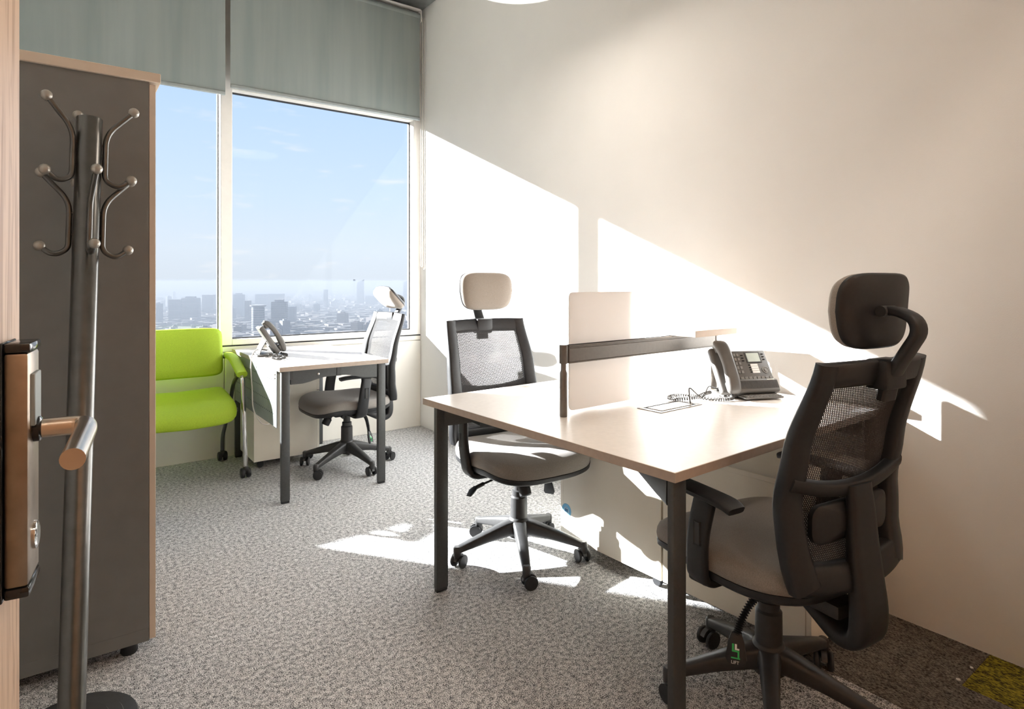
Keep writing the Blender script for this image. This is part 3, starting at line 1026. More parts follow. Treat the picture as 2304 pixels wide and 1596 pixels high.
def finish_chair(t, me):
    # seat
    out = superell(0.500, 0.500, 4.2, 72)
    out = [(x * (1.0 - 0.05 * (-(y) / 0.24 if y < 0 else 0)), y) for x, y in out]

    def seatfn(v):
        yy = v.y + 0.015
        z = v.z
        z -= 0.55 * max(0, yy - 0.13) ** 1.7
        z += 0.012 * (abs(v.x) / 0.24) ** 2 - 0.010 * max(0, 1 - ((yy + 0.04) / 0.16) ** 2)
        return Vector((v.x, yy, z))
    MB().pillow(out, [(0.94, 0.432), (1.0, 0.438), (1.008, 0.452), (1.0, 0.468), (0.975, 0.482), (0.92, 0.491), (0.75, 0.496), (0.5, 0.497), (0.25, 0.497)], seatfn).build('seat_cushion', M['fabric'], t, smooth=70)
    MB().pillow(out, [(0.55, 0.405), (0.80, 0.404), (0.95, 0.410), (1.0, 0.420), (1.006, 0.436), (0.98, 0.438)], seatfn).build('seat_pan', M['plastic'], t, smooth=60)
    # arms
    for s in (-1, 1):
        X = s * 0.262
        a = MB()
        pth = fillet([(s * 0.13, 0.02, 0.398), (s * 0.235, 0.02, 0.398), (X, 0.015, 0.420), (X + s * 0.012, 0.005, 0.53), (X + s * 0.004, -0.015, 0.632)], 0.05, 6)
        n = len(pth)
        a.sweep(pth, [(0.070 - 0.006 * i / n, 0.026) for i in range(n)], up=[Vector((-s, 0, 0.35)) if i > n * 0.35 else Vector((0, 0, 1)) for i in range(n)], n=14)
        ao = a.build('armrest', M['plastic'], t)
        pp = bez([(X, -0.115, 0.634), (X, -0.08, 0.644), (X - s * 0.002, 0.03, 0.648), (X - s * 0.008, 0.11, 0.646), (X - s * 0.012, 0.150, 0.640)], 5)
        m = len(pp)
        MB().sweep(pp, [(0.070 * (0.75 + 0.25 * sin(pi * min(1, (i + 1) / (m * 0.35)) / 2)) * (1 - 0.25 * max(0, (i / m - 0.7) / 0.3)), 0.019) for i in range(m)], n=16).build('arm_pad', M['plastic'], ao)
        MB().box(X + s * 0.020, X + s * 0.0245, -0.016, 0.004, 0.515, 0.575, 0.002, 1).build('height_button', M['plastic2'], ao)
    # back frame, seen best from behind
    f = MB()
    zz = [0.476 + (1.016 - 0.476) * i / 22 for i in range(23)]

    def nrm(u, z):
        a = back_pt(u, z - 0.01)
        b = back_pt(u, z + 0.01)
        c = back_pt(u - 0.02, z)
        d = back_pt(u + 0.02, z)
        return (d - c).cross(b - a).normalized()
    for s in (-1, 1):
        pts = [back_pt(s * 0.87, z, 0.006) for z in zz]
        ups = [nrm(s * 0.87, z) for z in zz]
        f.sweep(pts, [(lerp([(0.47, 0.078), (0.62, 0.066), (0.80, 0.060), (1.02, 0.054)], z), lerp([(0.47, 0.050), (0.70, 0.044), (1.02, 0.028)], z)) for z in zz], up=ups, n=14)
        f.sphere(pts[0] + Vector((0, 0, 0.004)), 0.036, 12, 8, (1.0, 0.66, 0.6))

    def bar(fz, hgt, th, u0=-0.94, u1=0.94, off=0.006, n=18):
        us = [u0 + (u1 - u0) * i / n for i in range(n + 1)]
        pts = [back_pt(u, fz(u), off) for u in us]
        ups = [nrm(u, fz(u)) for u in us]
        f.sweep(pts, [(hgt, th)] * len(us), up=ups, n=14)
    bar(lambda u: 0.988 + 0.004 * (1 - u * u), 0.062, 0.026)
    bar(lambda u: 0.735 - 0.040 * (1 - u * u), 0.034, 0.032, off=0.016)
    bar(lambda u: 0.500 - 0.014 * (1 - u * u), 0.074, 0.044, -0.97, 0.97)
    # spine to the mechanism
    sp_ = [Vector((0, -0.262, 0.705)), Vector((0, -0.268, 0.640)), Vector((0, -0.272, 0.560)), Vector((0, -0.280, 0.480)), Vector((0, -0.288, 0.400)), Vector((0, -0.280, 0.340)), Vector((0, -0.240, 0.322)), Vector((0, -0.18, 0.346)), Vector((0, -0.11, 0.378))]
    spb = bez(sp_, 4)
    m = len(spb)
    ups = []
    for i in range(m):
        tt = (spb[min(i + 1, m - 1)] - spb[max(i - 1, 0)]).normalized()
        ups.append(Vector((0, tt.z, -tt.y)))
    f.sweep(spb, [(lerp([(0, 0.085), (0.3, 0.105), (0.55, 0.115), (0.75, 0.105), (1.0, 0.07)], i / m), lerp([(0, 0.026), (0.5, 0.050), (0.8, 0.044), (1, 0.03)], i / m)) for i in range(m)], up=ups, n=18)
    fo = f.build('back_frame', M['plastic'], t, smooth=50)
    # lumbar pad
    MB().pillow(rrect(0.30, 0.095, 0.03, 5), [(0.92, -0.010), (1.0, -0.006), (1.0, 0.006), (0.92, 0.010), (0.4, 0.012)], lambda v: Vector((v.x, -0.236 - 0.018 * (1 - (v.x / 0.15) ** 2) * 0.8 - v.z, 0.618 + v.y))).build('lumbar_pad', M['plastic'], fo)
    # woven mesh: two diagonal strand families on the curved surface
    w = MB()
    z0, z1 = 0.500, 0.992
    H = z1 - z0
    pit = 0.0058
    wid = 0.0038

    def strand(c, sg):
        pts = []
        zs = [z0 + H * i / 26 for i in range(27)]
        for z in zs:
            x = c + sg * (z - z0) * 0.62
            hw = back_pt(1, z).x * 0.93
            if abs(x) <= hw:
                p = back_pt(x / back_pt(1, z).x, z, -0.006)
                pts.append(p)
        return pts
    span = 0.62 * H + 0.46
    k = -span
    while k < span:
        for sg in (1, -1):
            pts = strand(k * sg if False else k, sg)
            if len(pts) > 2:
                rings = []
                for p in pts:
                    rings.append([p + Vector((-wid / 2, 0, 0)), p + Vector((0, 0.0008 * 1, 0)), p + Vector((wid / 2, 0, 0)), p + Vector((0, -0.0008, 0))])
                w.loft(rings, caps=False)
        k += pit
    mo = w.build('mesh_back', M['meshfab'], fo, smooth=0)
    mo['kind'] = 'stuff'
    # headrest
    hf = superell(0.280, 0.182, 4.2, 56)

    PV = Vector((0, -0.318, 1.135))

    def hfn(v, y0):
        zc = v.y
        tap = 1.0 - 0.10 * max(0, -zc / 0.08)
        x = v.x * tap
        yy = 0.022 - v.z + 0.60 * x * x - 0.9 * (zc + 0.03) ** 2 * (1 if zc > -0.03 else -0.6)
        return Vector((x, yy + y0, zc))
    hs = MB().pillow(hf, [(0.95, 0.006), (1.0, 0.008), (1.0, 0.016), (0.94, 0.021), (0.5, 0.023)], lambda v: hfn(v, 0.0)).build('headrest', M['plastic'], t, smooth=60, loc=PV)
    MB().pillow(hf, [(0.25, -0.034), (0.5, -0.033), (0.78, -0.028), (0.93, -0.018), (0.985, -0.006), (0.985, 0.006), (0.9, 0.008)], lambda v: hfn(v, 0.0)).build('headrest_cushion', M['headfab'], hs, smooth=70)
    arm = bez([(0, -0.328, 0.925), (0, -0.345, 0.985), (0, -0.382, 1.050), (0, -0.402, 1.088), (0, -0.394, 1.118), (0, -0.360, 1.134), (0, -0.328, 1.136)], 4)
    m = len(arm)
    ups = []
    for i in range(m):
        tt = (arm[min(i + 1, m - 1)] - arm[max(i - 1, 0)]).normalized()
        ups.append(Vector((0, -tt.z, tt.y)))
    ha = MB().sweep(arm, [(lerp([(0, 0.060), (0.4, 0.050), (1, 0.038)], i / m), 0.022) for i in range(m)], up=ups, n=14).build('headrest_arm', M['plastic'], t)
    MB().box(-0.042, 0.042, -0.356, -0.302, 0.952, 1.022, 0.007, 2).build('clamp', M['plastic'], ha)
    MB().tube([(-0.028, -0.332, 1.135), (0.028, -0.332, 1.135)], 0.013, 16).build('pivot', M['plastic2'], ha)
    # lift lever with bellows (right side) and flat tilt lever (left side)
    b = MB()
    path = bez([(-0.09, -0.070, 0.378), (-0.145, -0.066, 0.360), (-0.182, -0.062, 0.318), (-0.198, -0.060, 0.282)], 16)
    rr = [0.0085 + 0.0028 * (1 if (i % 2) else -1) * (1 if i > 8 else 0) for i in range(len(path))]
    b.tube(path, rr, 12)
    lo = b.build('lift_lever', M['plastic'], t, smooth=50)
    pd = [(-0.012, 0.0), (0.012, 0.0), (0.020, -0.022), (0.026, -0.062), (0.020, -0.074), (-0.020, -0.074), (-0.026, -0.062), (-0.020, -0.022)]
    pxf = Matrix.Translation((-0.200, -0.060, 0.288)) @ Matrix.Rotation(pi + radians(38), 4, 'Z') @ Matrix.Rotation(radians(-12), 4, 'Y')
    pdl = MB(pxf).pillow(pd, [(0.9, -0.006), (1.0, -0.004), (1.0, 0.004), (0.9, 0.006)], lambda v: Vector((v.z, v.x, v.y))).build('paddle', M['plastic'], lo)
    ic = MB(pxf)
    for a in ((-0.010, 0.006, -0.045, -0.041), (-0.010, -0.005, -0.045, -0.026), (0.004, 0.008, -0.058, -0.041), (-0.012, 0.010, -0.061, -0.058)):
        ic.box(0.0055, 0.0066, a[0], a[1], a[2], a[3])
    ic.build('printed_icon', M['greenprint'], lo)
    iw = MB(pxf)
    iw.box(0.0055, 0.0067, -0.003, 0.002, -0.040, -0.026)
    iw.box(0.0055, 0.0067, -0.003, 0.008, -0.040, -0.036)
    iw.build('printed_icon', M['whiteprint'], lo)
    cu = bpy.data.curves.new('lettering', 'FONT')
    cu.body = 'LIFT'
    cu.size = 0.011
    cu.extrude = 0.0003
    tob = bpy.data.objects.new('lettering', cu)
    COL.objects.link(tob)
    dg = bpy.context.evaluated_depsgraph_get()
    tme = bpy.data.meshes.new_from_object(tob.evaluated_get(dg))
    bpy.data.objects.remove(tob)
    tme.materials.clear()
    tme.materials.append(M['whiteprint'])
    lto = bpy.data.objects.new('lettering', tme)
    COL.objects.link(lto)
    lto.parent = lo
    lto.matrix_local = pxf @ Matrix.Translation((0.0062, -0.012, -0.0735)) @ Matrix(((0, 0, 1, 0), (1, 0, 0, 0), (0, 1, 0, 0), (0, 0, 0, 1)))
    fl = MB()
    fl.tube([(0.10, 0.05, 0.388), (0.215, 0.055, 0.366)], 0.0045, 8)
    fl.tube([(0.205, 0.054, 0.368), (0.245, 0.056, 0.358)], 0.008, 10)
    fl.sweep([(0.240, 0.050, 0.358), (0.262, 0.062, 0.352), (0.285, 0.075, 0.338)], [(0.020, 0.012), (0.030, 0.010), (0.022, 0.005)])
    fl.build('tilt_lever', M['plastic'], t)
    return t


c0, me0 = make_chair()
finish_chair(c0, me0)
LIFTED = ('tilt_mechanism', 'seat_cushion', 'seat_pan', 'armrest', 'back_frame', 'headrest', 'headrest_arm', 'lift_lever', 'tilt_lever')


def place_chair(o, x, y, face, lift, lab, spin, head=0.0, nod=0.0):
    """face: direction of the seat front, degrees from +Y clockwise; spin turns the star base"""
    o.location = (x, y, 0.0)
    o.rotation_euler = (0, 0, -radians(face))
    o['label'] = lab
    for ch in o.children:
        nm = ch.name.split('.')[0]
        if nm in LIFTED:
            ch.location.z += lift + (head if nm == 'headrest' else 0)
            if nm == 'headrest':
                ch.rotation_euler = (radians(nod), 0, 0)
        elif nm in ('star_base', 'caster'):
            ch.rotation_euler = (0, 0, radians(spin))
    return o


ch1 = copy_tree(c0)
ch2 = copy_tree(c0)
place_chair(c0, 1.622, 0.958, 8, -0.005, 'near black mesh office chair seen from behind, beside the wall', 59)
place_chair(ch2, 1.604, 2.115, 185, 0.0, 'mesh office chair facing the camera across the double desk', 46, 0.02)
place_chair(ch1, 1.485, 3.805, -92, -0.03, 'mesh office chair in profile at the small window desk', 27, 0.0, -48)


# ================================================================== desk phones
def make_phone():
    t = thing('desk_phone', '-', 'phone', (0, 0, 0), 0, 'charcoal desk phones')
    tl = radians(58)
    X = Matrix(((1, 0, 0, 0), (0, cos(tl), -sin(tl), -0.055), (0, sin(tl), cos(tl), 0.030), (0, 0, 0, 1)))
    # slab coordinates: x across, y up the slab, z out of the face
    body = MB(X).box(-0.055, 0.125, 0.0, 0.175, -0.022, 0.0, 0.006, 3).box(-0.120, -0.050, -0.005, 0.190, -0.028, 0.002, 0.010, 3).build('body', M['phone'], t)
    MB(X).box(-0.055, 0.127, -0.012, 0.045, -0.030, 0.018, 0.010, 4).build('speaker_chin', M['phone'], t)
    gr = MB(X)
    for i in range(30):
        gr.box(-0.045 + i * 0.0056, -0.0425 + i * 0.0056, 0.002, 0.034, 0.0165, 0.0192)
    gr.build('speaker_grille', M['plastic2'], t)
    MB(X).box(0.078, 0.104, 0.0365, 0.0395, 0.0165, 0.0192).box(0.104, 0.109, 0.0355, 0.0405, 0.0165, 0.0194).build('maker_mark', M['whiteprint'], t)
    sk = MB(X)
    for i in range(9):
        sk.box(-0.044 + i * 0.0185, -0.0275 + i * 0.0185, 0.047, 0.058, 0.0, 0.005, 0.001, 1)
    sk.build('soft_keys', M['phonekey'], t)
    kp = MB(X)
    for r in range(5):
        for c in range(3):
            kp.box(-0.040 + c * 0.0145, -0.029 + c * 0.0145, 0.073 + r * 0.0185, 0.086 + r * 0.0185, 0.0, 0.003, 0.001, 1)
    kp.build('keypad', M['phonekey'], t)
    MB(X).box(0.028, 0.096, 0.118, 0.166, -0.001, 0.002, 0.001, 1).build('bezel', M['plastic2'], t)
    MB(X).box(0.034, 0.090, 0.123, 0.161, 0.0018, 0.0026).build('screen', M['lcd'], t)
    lb = MB(X)
    for r in range(4):
        lb.box(0.040, 0.072, 0.074 + r * 0.0102, 0.0830 + r * 0.0102, 0.0, 0.0012)
    lb.build('name_labels', M['paper'], t)
    bt = MB(X)
    for r in range(4):
        bt.box(0.030, 0.037, 0.076 + r * 0.0102, 0.080 + r * 0.0102, 0, 0.002)
    for r in range(3):
        bt.box(0.103, 0.112, 0.130 + r * 0.012, 0.134 + r * 0.012, 0, 0.002)
        bt.box(0.008, 0.018, 0.126 + r * 0.012, 0.130 + r * 0.012, 0, 0.002)
    bt.build('side_buttons', M['gloss'], t)
    MB(X).lathe([(0.015, 0), (0.015, 0.002), (0.012, 0.002), (0.011, 0.001), (0.007, 0.001), (0.007, 0.0035), (0.001, 0.0035)], 24, c=(0.100, 0.086, 0)).build('navigator', M['phonekey'], t)
    # handset
    h = MB(X)
    hp = bez([(-0.085, -0.016, 0.020), (-0.085, 0.010, 0.032), (-0.085, 0.05, 0.040), (-0.085, 0.10, 0.044), (-0.085, 0.15, 0.041), (-0.085, 0.185, 0.032), (-0.085, 0.205, 0.018)], 5)
    m = len(hp)
    h.sweep(hp, [(lerp([(0, 0.036), (0.06, 0.052), (0.25, 0.054), (0.5, 0.048), (0.78, 0.054), (0.95, 0.050), (1, 0.034)], i / (m - 1)), lerp([(0, 0.020), (0.1, 0.034), (0.3, 0.034), (0.5, 0.030), (0.8, 0.034), (1, 0.018)], i / (m - 1))) for i in range(m)], up=(0, 0, 1), n=18, e=3.2)
    h.box(-0.105, -0.065, -0.008, 0.036, 0.004, 0.030, 0.008, 3).box(-0.105, -0.065, 0.160, 0.204, 0.004, 0.030, 0.008, 3)
    h.build('handset', M['phone'], t, smooth=60)
    # stand and foot
    sf = MB()
    sf.box(-0.10, 0.11, -0.030, 0.075, 0.0, 0.012, 0.004, 2)
    sf.sweep([(0.0, 0.060, 0.008), (0.0, 0.045, 0.05), (0.0, 0.020, 0.095)], [(0.16, 0.010)] * 3, up=(0, -1, 0))
    sf.sweep([(0.0, -0.035, 0.006), (0.0, -0.045, 0.028)], [(0.18, 0.012)] * 2, up=(0, -1, 0))
    sf.build('stand', M['phone'], t)
    # pull-out keyboard
    kb = MB().box(-0.05, 0.115, -0.105, -0.040, 0.006, 0.014, 0.003, 2).build('keyboard_tray', M['phone'], t)
    kk = MB()
    for r in range(4):
        for c in range(11):
            kk.box(-0.043 + c * 0.014, -0.0315 + c * 0.014, -0.100 + r * 0.0145, -0.089 + r * 0.0145, 0.014, 0.0175, 0.001, 1)
    kk.build('letter_keys', M['phonekey'], kb)
    # coiled handset cord, looped on the left
    co = MB()
    spine = bez([(-0.085, -0.062, 0.018), (-0.10, -0.085, 0.010), (-0.150, -0.085, 0.009), (-0.200, -0.035, 0.009), (-0.235, 0.005, 0.010), (-0.290, 0.010, 0.011), (-0.330, -0.020, 0.010), (-0.300, -0.048, 0.010), (-0.240, -0.050, 0.012), (-0.180, -0.020, 0.018), (-0.130, 0.020, 0.016)], 40)
    pts = []
    turns = 62
    n = len(spine)
    R_ = 0.0062
    dense = []
    steps = turns * 9
    for i in range(steps + 1):
        s = i / steps * (n - 1)
        j = min(int(s), n - 2)
        dense.append((spine[j].lerp(spine[j + 1], s - j), (spine[j + 1] - spine[j]).normalized(), i / steps))
    for p, d, f in dense:
        a = Vector((-d.y, d.x, 0)).normalized()
        b = d.cross(a)
        ph = f * turns * 2 * pi
        pts.append(p + (a * cos(ph) + b * sin(ph)) * R_)
    co.tube(pts, 0.0021, 5)
    co.build('coiled_cord', M['cord'], t)
    return t


ph = make_phone()
ph2 = copy_tree(ph)
pw_ = to_world(1.03, 0.442, ZD)
ph.location = pw_
ph.rotation_euler = (0, 0, BA + radians(-26))
ph['label'] = 'charcoal desk phone with screen on the double desk by the wall'
ph2.location = (1.040, 3.985, ZD)
ph2.rotation_euler = (0, 0, radians(84))
ph2['label'] = 'charcoal desk phone seen from the side on the window desk'
# small changes on the far phone: no keyboard drawn out there
for chd in list(ph2.children):
    if chd.name.startswith('keyboard_tray'):
        for g in list(chd.children):
            bpy.data.objects.remove(g)
        bpy.data.objects.remove(chd)

# cables from phones to the cable boxes
pA0 = to_world(0.725, 0.470, ZD)
cpath = bez([pA0 + Vector((0, 0, 0.002)), pA0 + Vector((0.000, 0.006, 0.045)), pA0 + Vector((0.02, 0.016, 0.056)), pA0 + Vector((0.075, 0.02, 0.022)), pA0 + Vector((0.12, 0.03, 0.010)), pA0 + Vector((0.18, 0.05, 0.040)), pA0 + Vector((0.23, 0.06, 0.030)), pA0 + Vector((0.29, 0.07, 0.012))], 8)
tag(MB().tube(cpath, 0.0026, 8).build('phone_cable', M['cord']), 'thin grey phone cable rising from the cable box on the double desk', 'cable')
wp = bez([(1.045, 4.02, 0.765), (0.985, 4.00, 0.775), (0.935, 3.93, 0.752), (0.915, 3.88, 0.68), (0.918, 3.86, 0.56), (0.910, 3.80, 0.45), (0.925, 3.70, 0.385), (0.955, 3.66, 0.375), (0.985, 3.68, 0.39)], 8)
tag(MB().tube(wp, 0.0036, 8).build('phone_cable', M['whitecord']), 'pale phone cable hanging over the left edge of the window desk', 'cable')

# two paper scraps on the carpet
for (x, y, s, lab) in ((2.162, 0.668, 0.007, 'tiny white paper scrap at the corner of the mustard carpet, nearer one'), (2.262, 0.664, 0.0055, 'tiny white paper scrap at the corner of the mustard carpet, nearer the wall')):
    b = bmesh.new()
    bmesh.ops.create_icosphere(b, subdivisions=1, radius=s)
    for v in b.verts:
        v.co = Vector((v.co.x * (1 + 0.5 * mnoise.noise(v.co * 300)), v.co.y, v.co.z * 0.35)) + Vector((x, y, 0.0055))
    b.verts.index_update()
    tag(MB().bm(b).build('paper_scrap', M['paper'], smooth=0), lab, 'paper scrap')

# ================================================================== the city below, seen through the glass
GZ = -120.0
Fv = Vector((sin(YAW), cos(YAW), 0))
Rv = Vector((cos(YAW), -sin(YAW), 0))


def ground_at(dist, side):
    """plan point: metres ahead of the building's diagonal and metres to the right of it"""
    return Fv * dist + Rv * side


def facade(name, wall, band, pitch=3.6, frac=0.45):
    m, n, N, K, p = nodes_of(name)
    p.inputs['Roughness'].default_value = 0.7
    t = N.new('ShaderNodeTexCoord')
    s = N.new('ShaderNodeSeparateXYZ')
    d = N.new('ShaderNodeMath')
    d.operation = 'DIVIDE'
    d.inputs[1].default_value = pitch
    fr = N.new('ShaderNodeMath')
    fr.operation = 'FRACT'
    gt = N.new('ShaderNodeMath')
    gt.operation = 'GREATER_THAN'
    gt.inputs[1].default_value = frac
    ax = N.new('ShaderNodeMath')
    ax.operation = 'ADD'
    dx = N.new('ShaderNodeMath')
    dx.operation = 'DIVIDE'
    dx.inputs[1].default_value = 4.2
    fx = N.new('ShaderNodeMath')
    fx.operation = 'FRACT'
    gx = N.new('ShaderNodeMath')
    gx.operation = 'GREATER_THAN'
    gx.inputs[1].default_value = 0.3
    mu = N.new('ShaderNodeMath')
    mu.operation = 'MULTIPLY'
    mx = N.new('ShaderNodeMixRGB')
    mx.inputs[1].default_value = wall + (1,)
    mx.inputs[2].default_value = band + (1,)
    K.new(t.outputs['Object'], s.inputs[0])
    K.new(s.outputs['Z'], d.inputs[0])
    K.new(d.outputs[0], fr.inputs[0])
    K.new(fr.outputs[0], gt.inputs[0])
    K.new(s.outputs['X'], ax.inputs[0])
    K.new(s.outputs['Y'], ax.inputs[1])
    K.new(ax.outputs[0], dx.inputs[0])
    K.new(dx.outputs[0], fx.inputs[0])
    K.new(fx.outputs[0], gx.inputs[0])
    K.new(gt.outputs[0], mu.inputs[0])
    K.new(gx.outputs[0], mu.inputs[1])
    K.new(mu.outputs[0], mx.inputs[0])
    K.new(mx.outputs[0], p.inputs['Base Color'])
    return m


FAC = [facade('facade_pale', (0.112, 0.109, 0.109), (0.043, 0.050, 0.063)),
       facade('facade_sand', (0.119, 0.102, 0.089), (0.050, 0.050, 0.056)),
       facade('facade_blue', (0.073, 0.086, 0.106), (0.033, 0.046, 0.066), 4.0, 0.35),
       facade('facade_rose', (0.112, 0.089, 0.083), (0.046, 0.046, 0.056)),
       facade('facade_glass', (0.066, 0.099, 0.112), (0.030, 0.053, 0.066), 3.8, 0.25)]
M['concrete_band'] = mat('pale_slab_edge', (0.158, 0.158, 0.165), 0.7)


def city_ground():
    m, n, N, K, p = nodes_of('city_ground_mottle')
    p.inputs['Roughness'].default_value = 0.9
    t = N.new('ShaderNodeTexCoord')
    v = N.new('ShaderNodeTexVoronoi')
    v.inputs['Scale'].default_value = 0.028
    r = N.new('ShaderNodeValToRGB')
    for i, (pz, c) in enumerate(((0.0, (0.099, 0.096, 0.092)), (0.35, (0.053, 0.056, 0.053)), (0.6, (0.109, 0.089, 0.076)), (1.0, (0.033, 0.043, 0.033)))):
        e = r.color_ramp.elements[i] if i < 2 else r.color_ramp.elements.new(pz)
        e.position = pz
        e.color = c + (1,)
    sp2 = N.new('ShaderNodeSeparateColor')
    K.new(t.outputs['Object'], v.inputs['Vector'])
    K.new(v.outputs['Color'], sp2.inputs[0])
    K.new(sp2.outputs[0], r.inputs[0])
    K.new(r.outputs[0], p.inputs['Base Color'])
    return m


M['cityground'] = city_ground()
M['water'] = mat('pale_water', (0.066, 0.092, 0.119), 0.25, var=0.05, vscale=0.01)
M['lawn'] = mat('park_lawn', (0.066, 0.079, 0.026), 0.9, var=0.3, vscale=0.03)
M['leaf'] = mat('far_foliage', (0.017, 0.025, 0.013), 0.9, var=0.5, vscale=0.2)
M['hill'] = mat('far_hill', (0.053, 0.059, 0.063), 0.9, var=0.3, vscale=0.004)

gb = MB()
gb.box(-9000, 14000, 150, 16000, GZ - 5, GZ)
struct(gb.build('city_ground', M['cityground']), 'hazy built-up ground far below the windows')

hn = 90
rows = []
for j in range(4):
    for i in range(hn + 1):
        side = -9500 + 15000 * i / hn
        dist = 8200 + j * 1500
        hgt = (30 + 75 * j / 3 + 34 * mnoise.noise(Vector((side * 0.0007, j * 1.7, 2.0))) + 12 * mnoise.noise(Vector((side * 0.004, j, 5.0)))) if j else -6
        p = ground_at(dist, side)
        rows.append((p.x, p.y, GZ + hgt))
fs = [(j * (hn + 1) + i, j * (hn + 1) + i + 1, (j + 1) * (hn + 1) + i + 1, (j + 1) * (hn + 1) + i) for j in range(3) for i in range(hn)]
struct(MB().add(rows, fs).build('far_hills', M['hill'], smooth=80), 'low hazy hills along the horizon')

# bay at the left
wpts = [ground_at(d, s) for d, s in ((4300, -3300), (4200, -1950), (5200, -2150), (6800, -2900), (7400, -5200), (4700, -4200))]
tag(MB().pillow([(p.x, p.y) for p in wpts], [(1, GZ - 1), (1, GZ + 0.6)]).build('bay_water', M['water'], smooth=0), 'pale strip of bay water beyond the left towers', 'water', kind='stuff')
lp = [ground_at(d, s) for d, s in ((1420, -900), (1400, -640), (1560, -690), (1650, -860), (1600, -1050))]
tag(MB().pillow([(p.x, p.y) for p in lp], [(1, GZ - 1), (1, GZ + 0.5)]).build('park_lawn', M['lawn'], smooth=0), 'green park lawn below the left window', 'lawn', kind='stuff')


def tower(lab, dist, px, w, d, top, m, rot=0.0, bands=0, kind='box', slope=0.0, crown=None, group=None, name='city_tower'):
    """px: rightwards position as a slope x 1367; top: roof height relative to the eye"""
    side = dist * (px - 1152.0) / 1367.0
    p = ground_at(dist, side)
    t = thing(name, lab, 'building', (p.x, p.y, GZ), -YAW + rot, group)
    hgt = top - GZ
    b = MB()
    if kind == 'round':
        b.lathe([(w / 2, 0), (w / 2, hgt - 6), (w / 2, hgt)], 32)
    elif kind == 'taper':
        b.loft([[(-w / 2, -d / 2, 0), (w / 2, -d / 2, 0), (w / 2, d / 2, 0), (-w / 2, d / 2, 0)],
                [(-w / 2 * 0.98, -d / 2, hgt * 0.75), (w / 2, -d / 2, hgt * 0.75), (w / 2, d / 2, hgt * 0.75), (-w / 2 * 0.98, d / 2, hgt * 0.75)],
                [(-w / 2 * 0.8, -d / 2, hgt - slope), (w / 2, -d / 2, hgt), (w / 2, d / 2, hgt), (-w / 2 * 0.8, d / 2, hgt - slope)]])
    else:
        b.box(-w / 2, w / 2, -d / 2, d / 2, 0, hgt)
    b.build('walls', m, t, smooth=30)
    if bands:
        bb = MB()
        k = 0
        z = hgt * 0.15
        while z < hgt - 2:
            if kind == 'round':
                bb.lathe([(w / 2 - 1, z), (w / 2 + 0.7, z), (w / 2 + 0.7, z + bands * 0.42), (w / 2 - 1, z + bands * 0.42)], 32)
            else:
                bb.box(-w / 2 - 0.7, w / 2 + 0.7, -d / 2 - 0.7, d / 2 + 0.7, z, z + bands * 0.42)
            z += bands
        bo = bb.build('floor_slabs', M['concrete_band'], t, smooth=0)
        bo['kind'] = 'stuff'
    if crown == 'disc':
        MB().lathe([(w * 0.3, hgt), (w * 0.64, hgt + 2.5), (w * 0.66, hgt + 5), (w * 0.3, hgt + 6)], 32).build('roof_disc', M['concrete_band'], t)
    elif crown == 'plant':
        MB().box(-w * 0.3, w * 0.28, -d * 0.3, d * 0.3, hgt, hgt + 5).build('roof_plant', M['concrete_band'], t)
    return t


tower('tall dark tower with slanted top on the skyline', 3000, 811, 34, 34, 11, FAC[2], 0.2, kind='taper', slope=14)
tower('thin tall tower at the right edge of the right window', 3100, 912, 20, 24, 6, FAC[2], 0.1, kind='taper', slope=8)
tower('low wide podium slab beside the slanted tower', 3050, 838, 66, 30, -70, FAC[2], 0.0)
tower('white banded office tower rising behind the window desk phone', 1400, 629, 31, 26, -45, FAC[0], 0.15, bands=4.2, crown='plant')
tower('round glass tower with disc roof beyond the window phone', 1330, 581, 26, 26, -55, FAC[4], 0, bands=5.0, kind='round', crown='disc')
tower('blue-grey block to the right of the banded tower', 1650, 655, 24, 22, -66, FAC[2], 0.1)
tower('pale slab tower in the left window, left one of the pair', 1750, 394, 30, 20, -50, FAC[0], 0.25, bands=4.5)
tower('pale slab tower in the left window, right one of the pair', 1800, 430, 46, 22, -47, FAC[0], 0.2, bands=4.5, crown='plant')
tower('slim pale tower beside the mullion in the left window', 2100, 470, 36, 26, -44, FAC[1], 0.1)
tower('grey tower right of the mullion in the right window', 2050, 538, 30, 26, -42, FAC[2], 0.1, crown='plant')
tower('narrow sand coloured twin block left of the round tower', 1700, 558, 12, 20, -52, FAC[1], 0.1)
tower('broad grey block on the skyline mid window', 2500, 590, 46, 30, -50, FAC[2], 0.0)
tower('white flat-roofed block on the skyline mid window', 2450, 622, 56, 30, -48, FAC[0], 0.05)
tower('small sand tower left of the slanted tower', 2700, 733, 18, 16, -34, FAC[1], 0.2)
tower('small pale tower on the far ridge', 5200, 797, 14, 14, 20, FAC[0], 0.0)

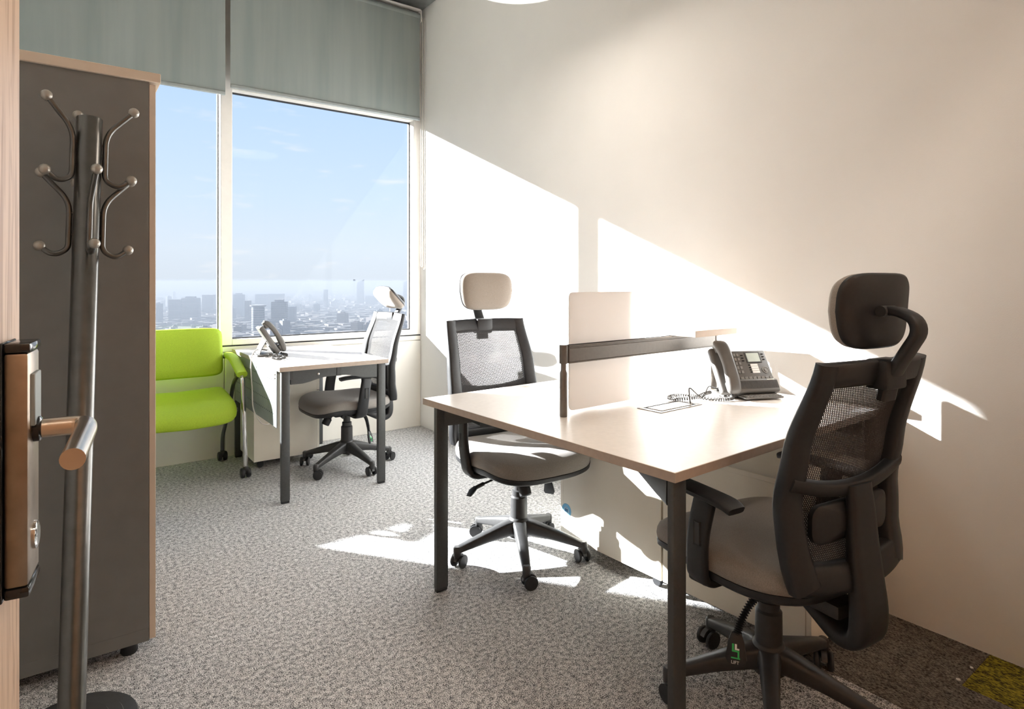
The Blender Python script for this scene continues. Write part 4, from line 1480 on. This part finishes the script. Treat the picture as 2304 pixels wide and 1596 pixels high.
# mid-size blocks, alike at this distance
rnd = random.Random(21)
proto = {}
spots = []
for i in range(150):
    dist = 1250 + 2600 * rnd.random() ** 1.2
    px = 330 + 620 * rnd.random()
    spots.append((dist, px))
spots.sort(reverse=True)
for dist, px in spots:
    hh = rnd.choice((14, 18, 22, 26, 32, 40)) * (1.5 if px < 560 and dist > 1600 else 1.0)
    if 690 < px < 770 and dist < 2200:
        hh = 9
    if 360 < px < 470 and 1350 < dist < 1650:
        continue
    side = dist * (px - 1152.0) / 1367.0
    p = ground_at(dist, side)
    key = (hh, rnd.randrange(3))
    if key not in proto:
        w_, d_ = 16 + 10 * rnd.random(), 14 + 12 * rnd.random()
        o = MB().box(-w_ / 2, w_ / 2, -d_ / 2, d_ / 2, 0, hh).box(-w_ * 0.2, w_ * 0.25, -d_ * 0.2, d_ * 0.2, hh, hh + 3).build('city_block', FAC[rnd.randrange(4)], None, smooth=0)
        proto[key] = o
    else:
        o = proto[key].copy()
        COL.objects.link(o)
    o.location = (p.x, p.y, GZ)
    o.rotation_euler = (0, 0, rnd.random() * 3)
    tag(o, 'small hazy apartment block among the rooftops of the distant city', 'building', 'hazy apartment blocks of the distant city')

# countless small roofs further out
sm = MB()
for i in range(11000):
    dist = 1250 + 6500 * rnd.random() ** 1.3
    if i % 5 == 0:
        dist = rnd.uniform(420, 1300)
    px = (320 + 650 * rnd.random()) if i % 2 else (-700 + 1900 * rnd.random())
    if 360 < px < 470 and 1350 < dist < 1650:
        continue
    side = dist * (px - 1152.0) / 1367.0
    p = ground_at(dist, side)
    if dist > 3900 and -3.0 * 1000 < side < -1900 and dist < 7400 and px < 480:
        continue
    w_ = rnd.uniform(7, 17)
    d_ = rnd.uniform(7, 17)
    hh = rnd.uniform(5, 16) * (1.0 if dist < 3000 else 1.5)
    if not 320 < px < 970 and i % 9 == 0:
        hh *= 3.0
    sm.box(-w_, w_, -d_, d_, GZ, GZ + hh, xf=Matrix.Translation((p.x, p.y, 0)) @ Matrix.Rotation(rnd.random() * 3, 4, 'Z'))
tag(sm.build('distant_roofs', FAC[1], smooth=0), 'sea of tiny hazy roofs filling the distant city', 'buildings', kind='stuff')

tb = MB()
for i in range(520):
    if i < 150:
        dist, px = rnd.gauss(1480, 45), rnd.gauss(757, 13)
    elif i < 330:
        dist, px = rnd.gauss(1750, 170), rnd.gauss(715, 26)
    else:
        dist, px = 1270 + 1600 * rnd.random(), 340 + 600 * rnd.random()
    side = dist * (px - 1152.0) / 1367.0
    p = ground_at(dist, side)
    b = bmesh.new()
    bmesh.ops.create_icosphere(b, subdivisions=1, radius=rnd.uniform(4, 8))
    for v in b.verts:
        v.co = v.co * (1 + 0.25 * mnoise.noise(v.co * 0.4 + Vector((i, 0, 0)))) + Vector((p.x, p.y, GZ + 5))
    b.verts.index_update()
    tb.bm(b)
tag(tb.build('distant_trees', M['leaf'], smooth=0), 'dark clumps of trees between the distant roofs', 'trees', kind='stuff')

# haze lying over the city
hz = bpy.data.materials.new('city_haze')
hz.use_nodes = True
hn_ = hz.node_tree
hn_.nodes.clear()
vs_ = hn_.nodes.new('ShaderNodeVolumeScatter')
vs_.inputs['Color'].default_value = (0.77, 0.86, 1.0, 1)
vs_.inputs['Density'].default_value = 0.00020
vs_.inputs['Anisotropy'].default_value = 0.0
va_ = hn_.nodes.new('ShaderNodeVolumeAbsorption')
va_.inputs['Color'].default_value = (0.0, 0.0, 0.0, 1)
va_.inputs['Density'].default_value = 0.00052
ad_ = hn_.nodes.new('ShaderNodeAddShader')
ho = hn_.nodes.new('ShaderNodeOutputMaterial')
hn_.links.new(vs_.outputs[0], ad_.inputs[0])
hn_.links.new(va_.outputs[0], ad_.inputs[1])
hn_.links.new(ad_.outputs[0], ho.inputs['Volume'])
tag(MB().box(-8900, 13900, 500, 15900, GZ - 3, 4).build('city_haze', hz, smooth=0), 'pale blue haze lying over the distant city', 'haze', kind='stuff')
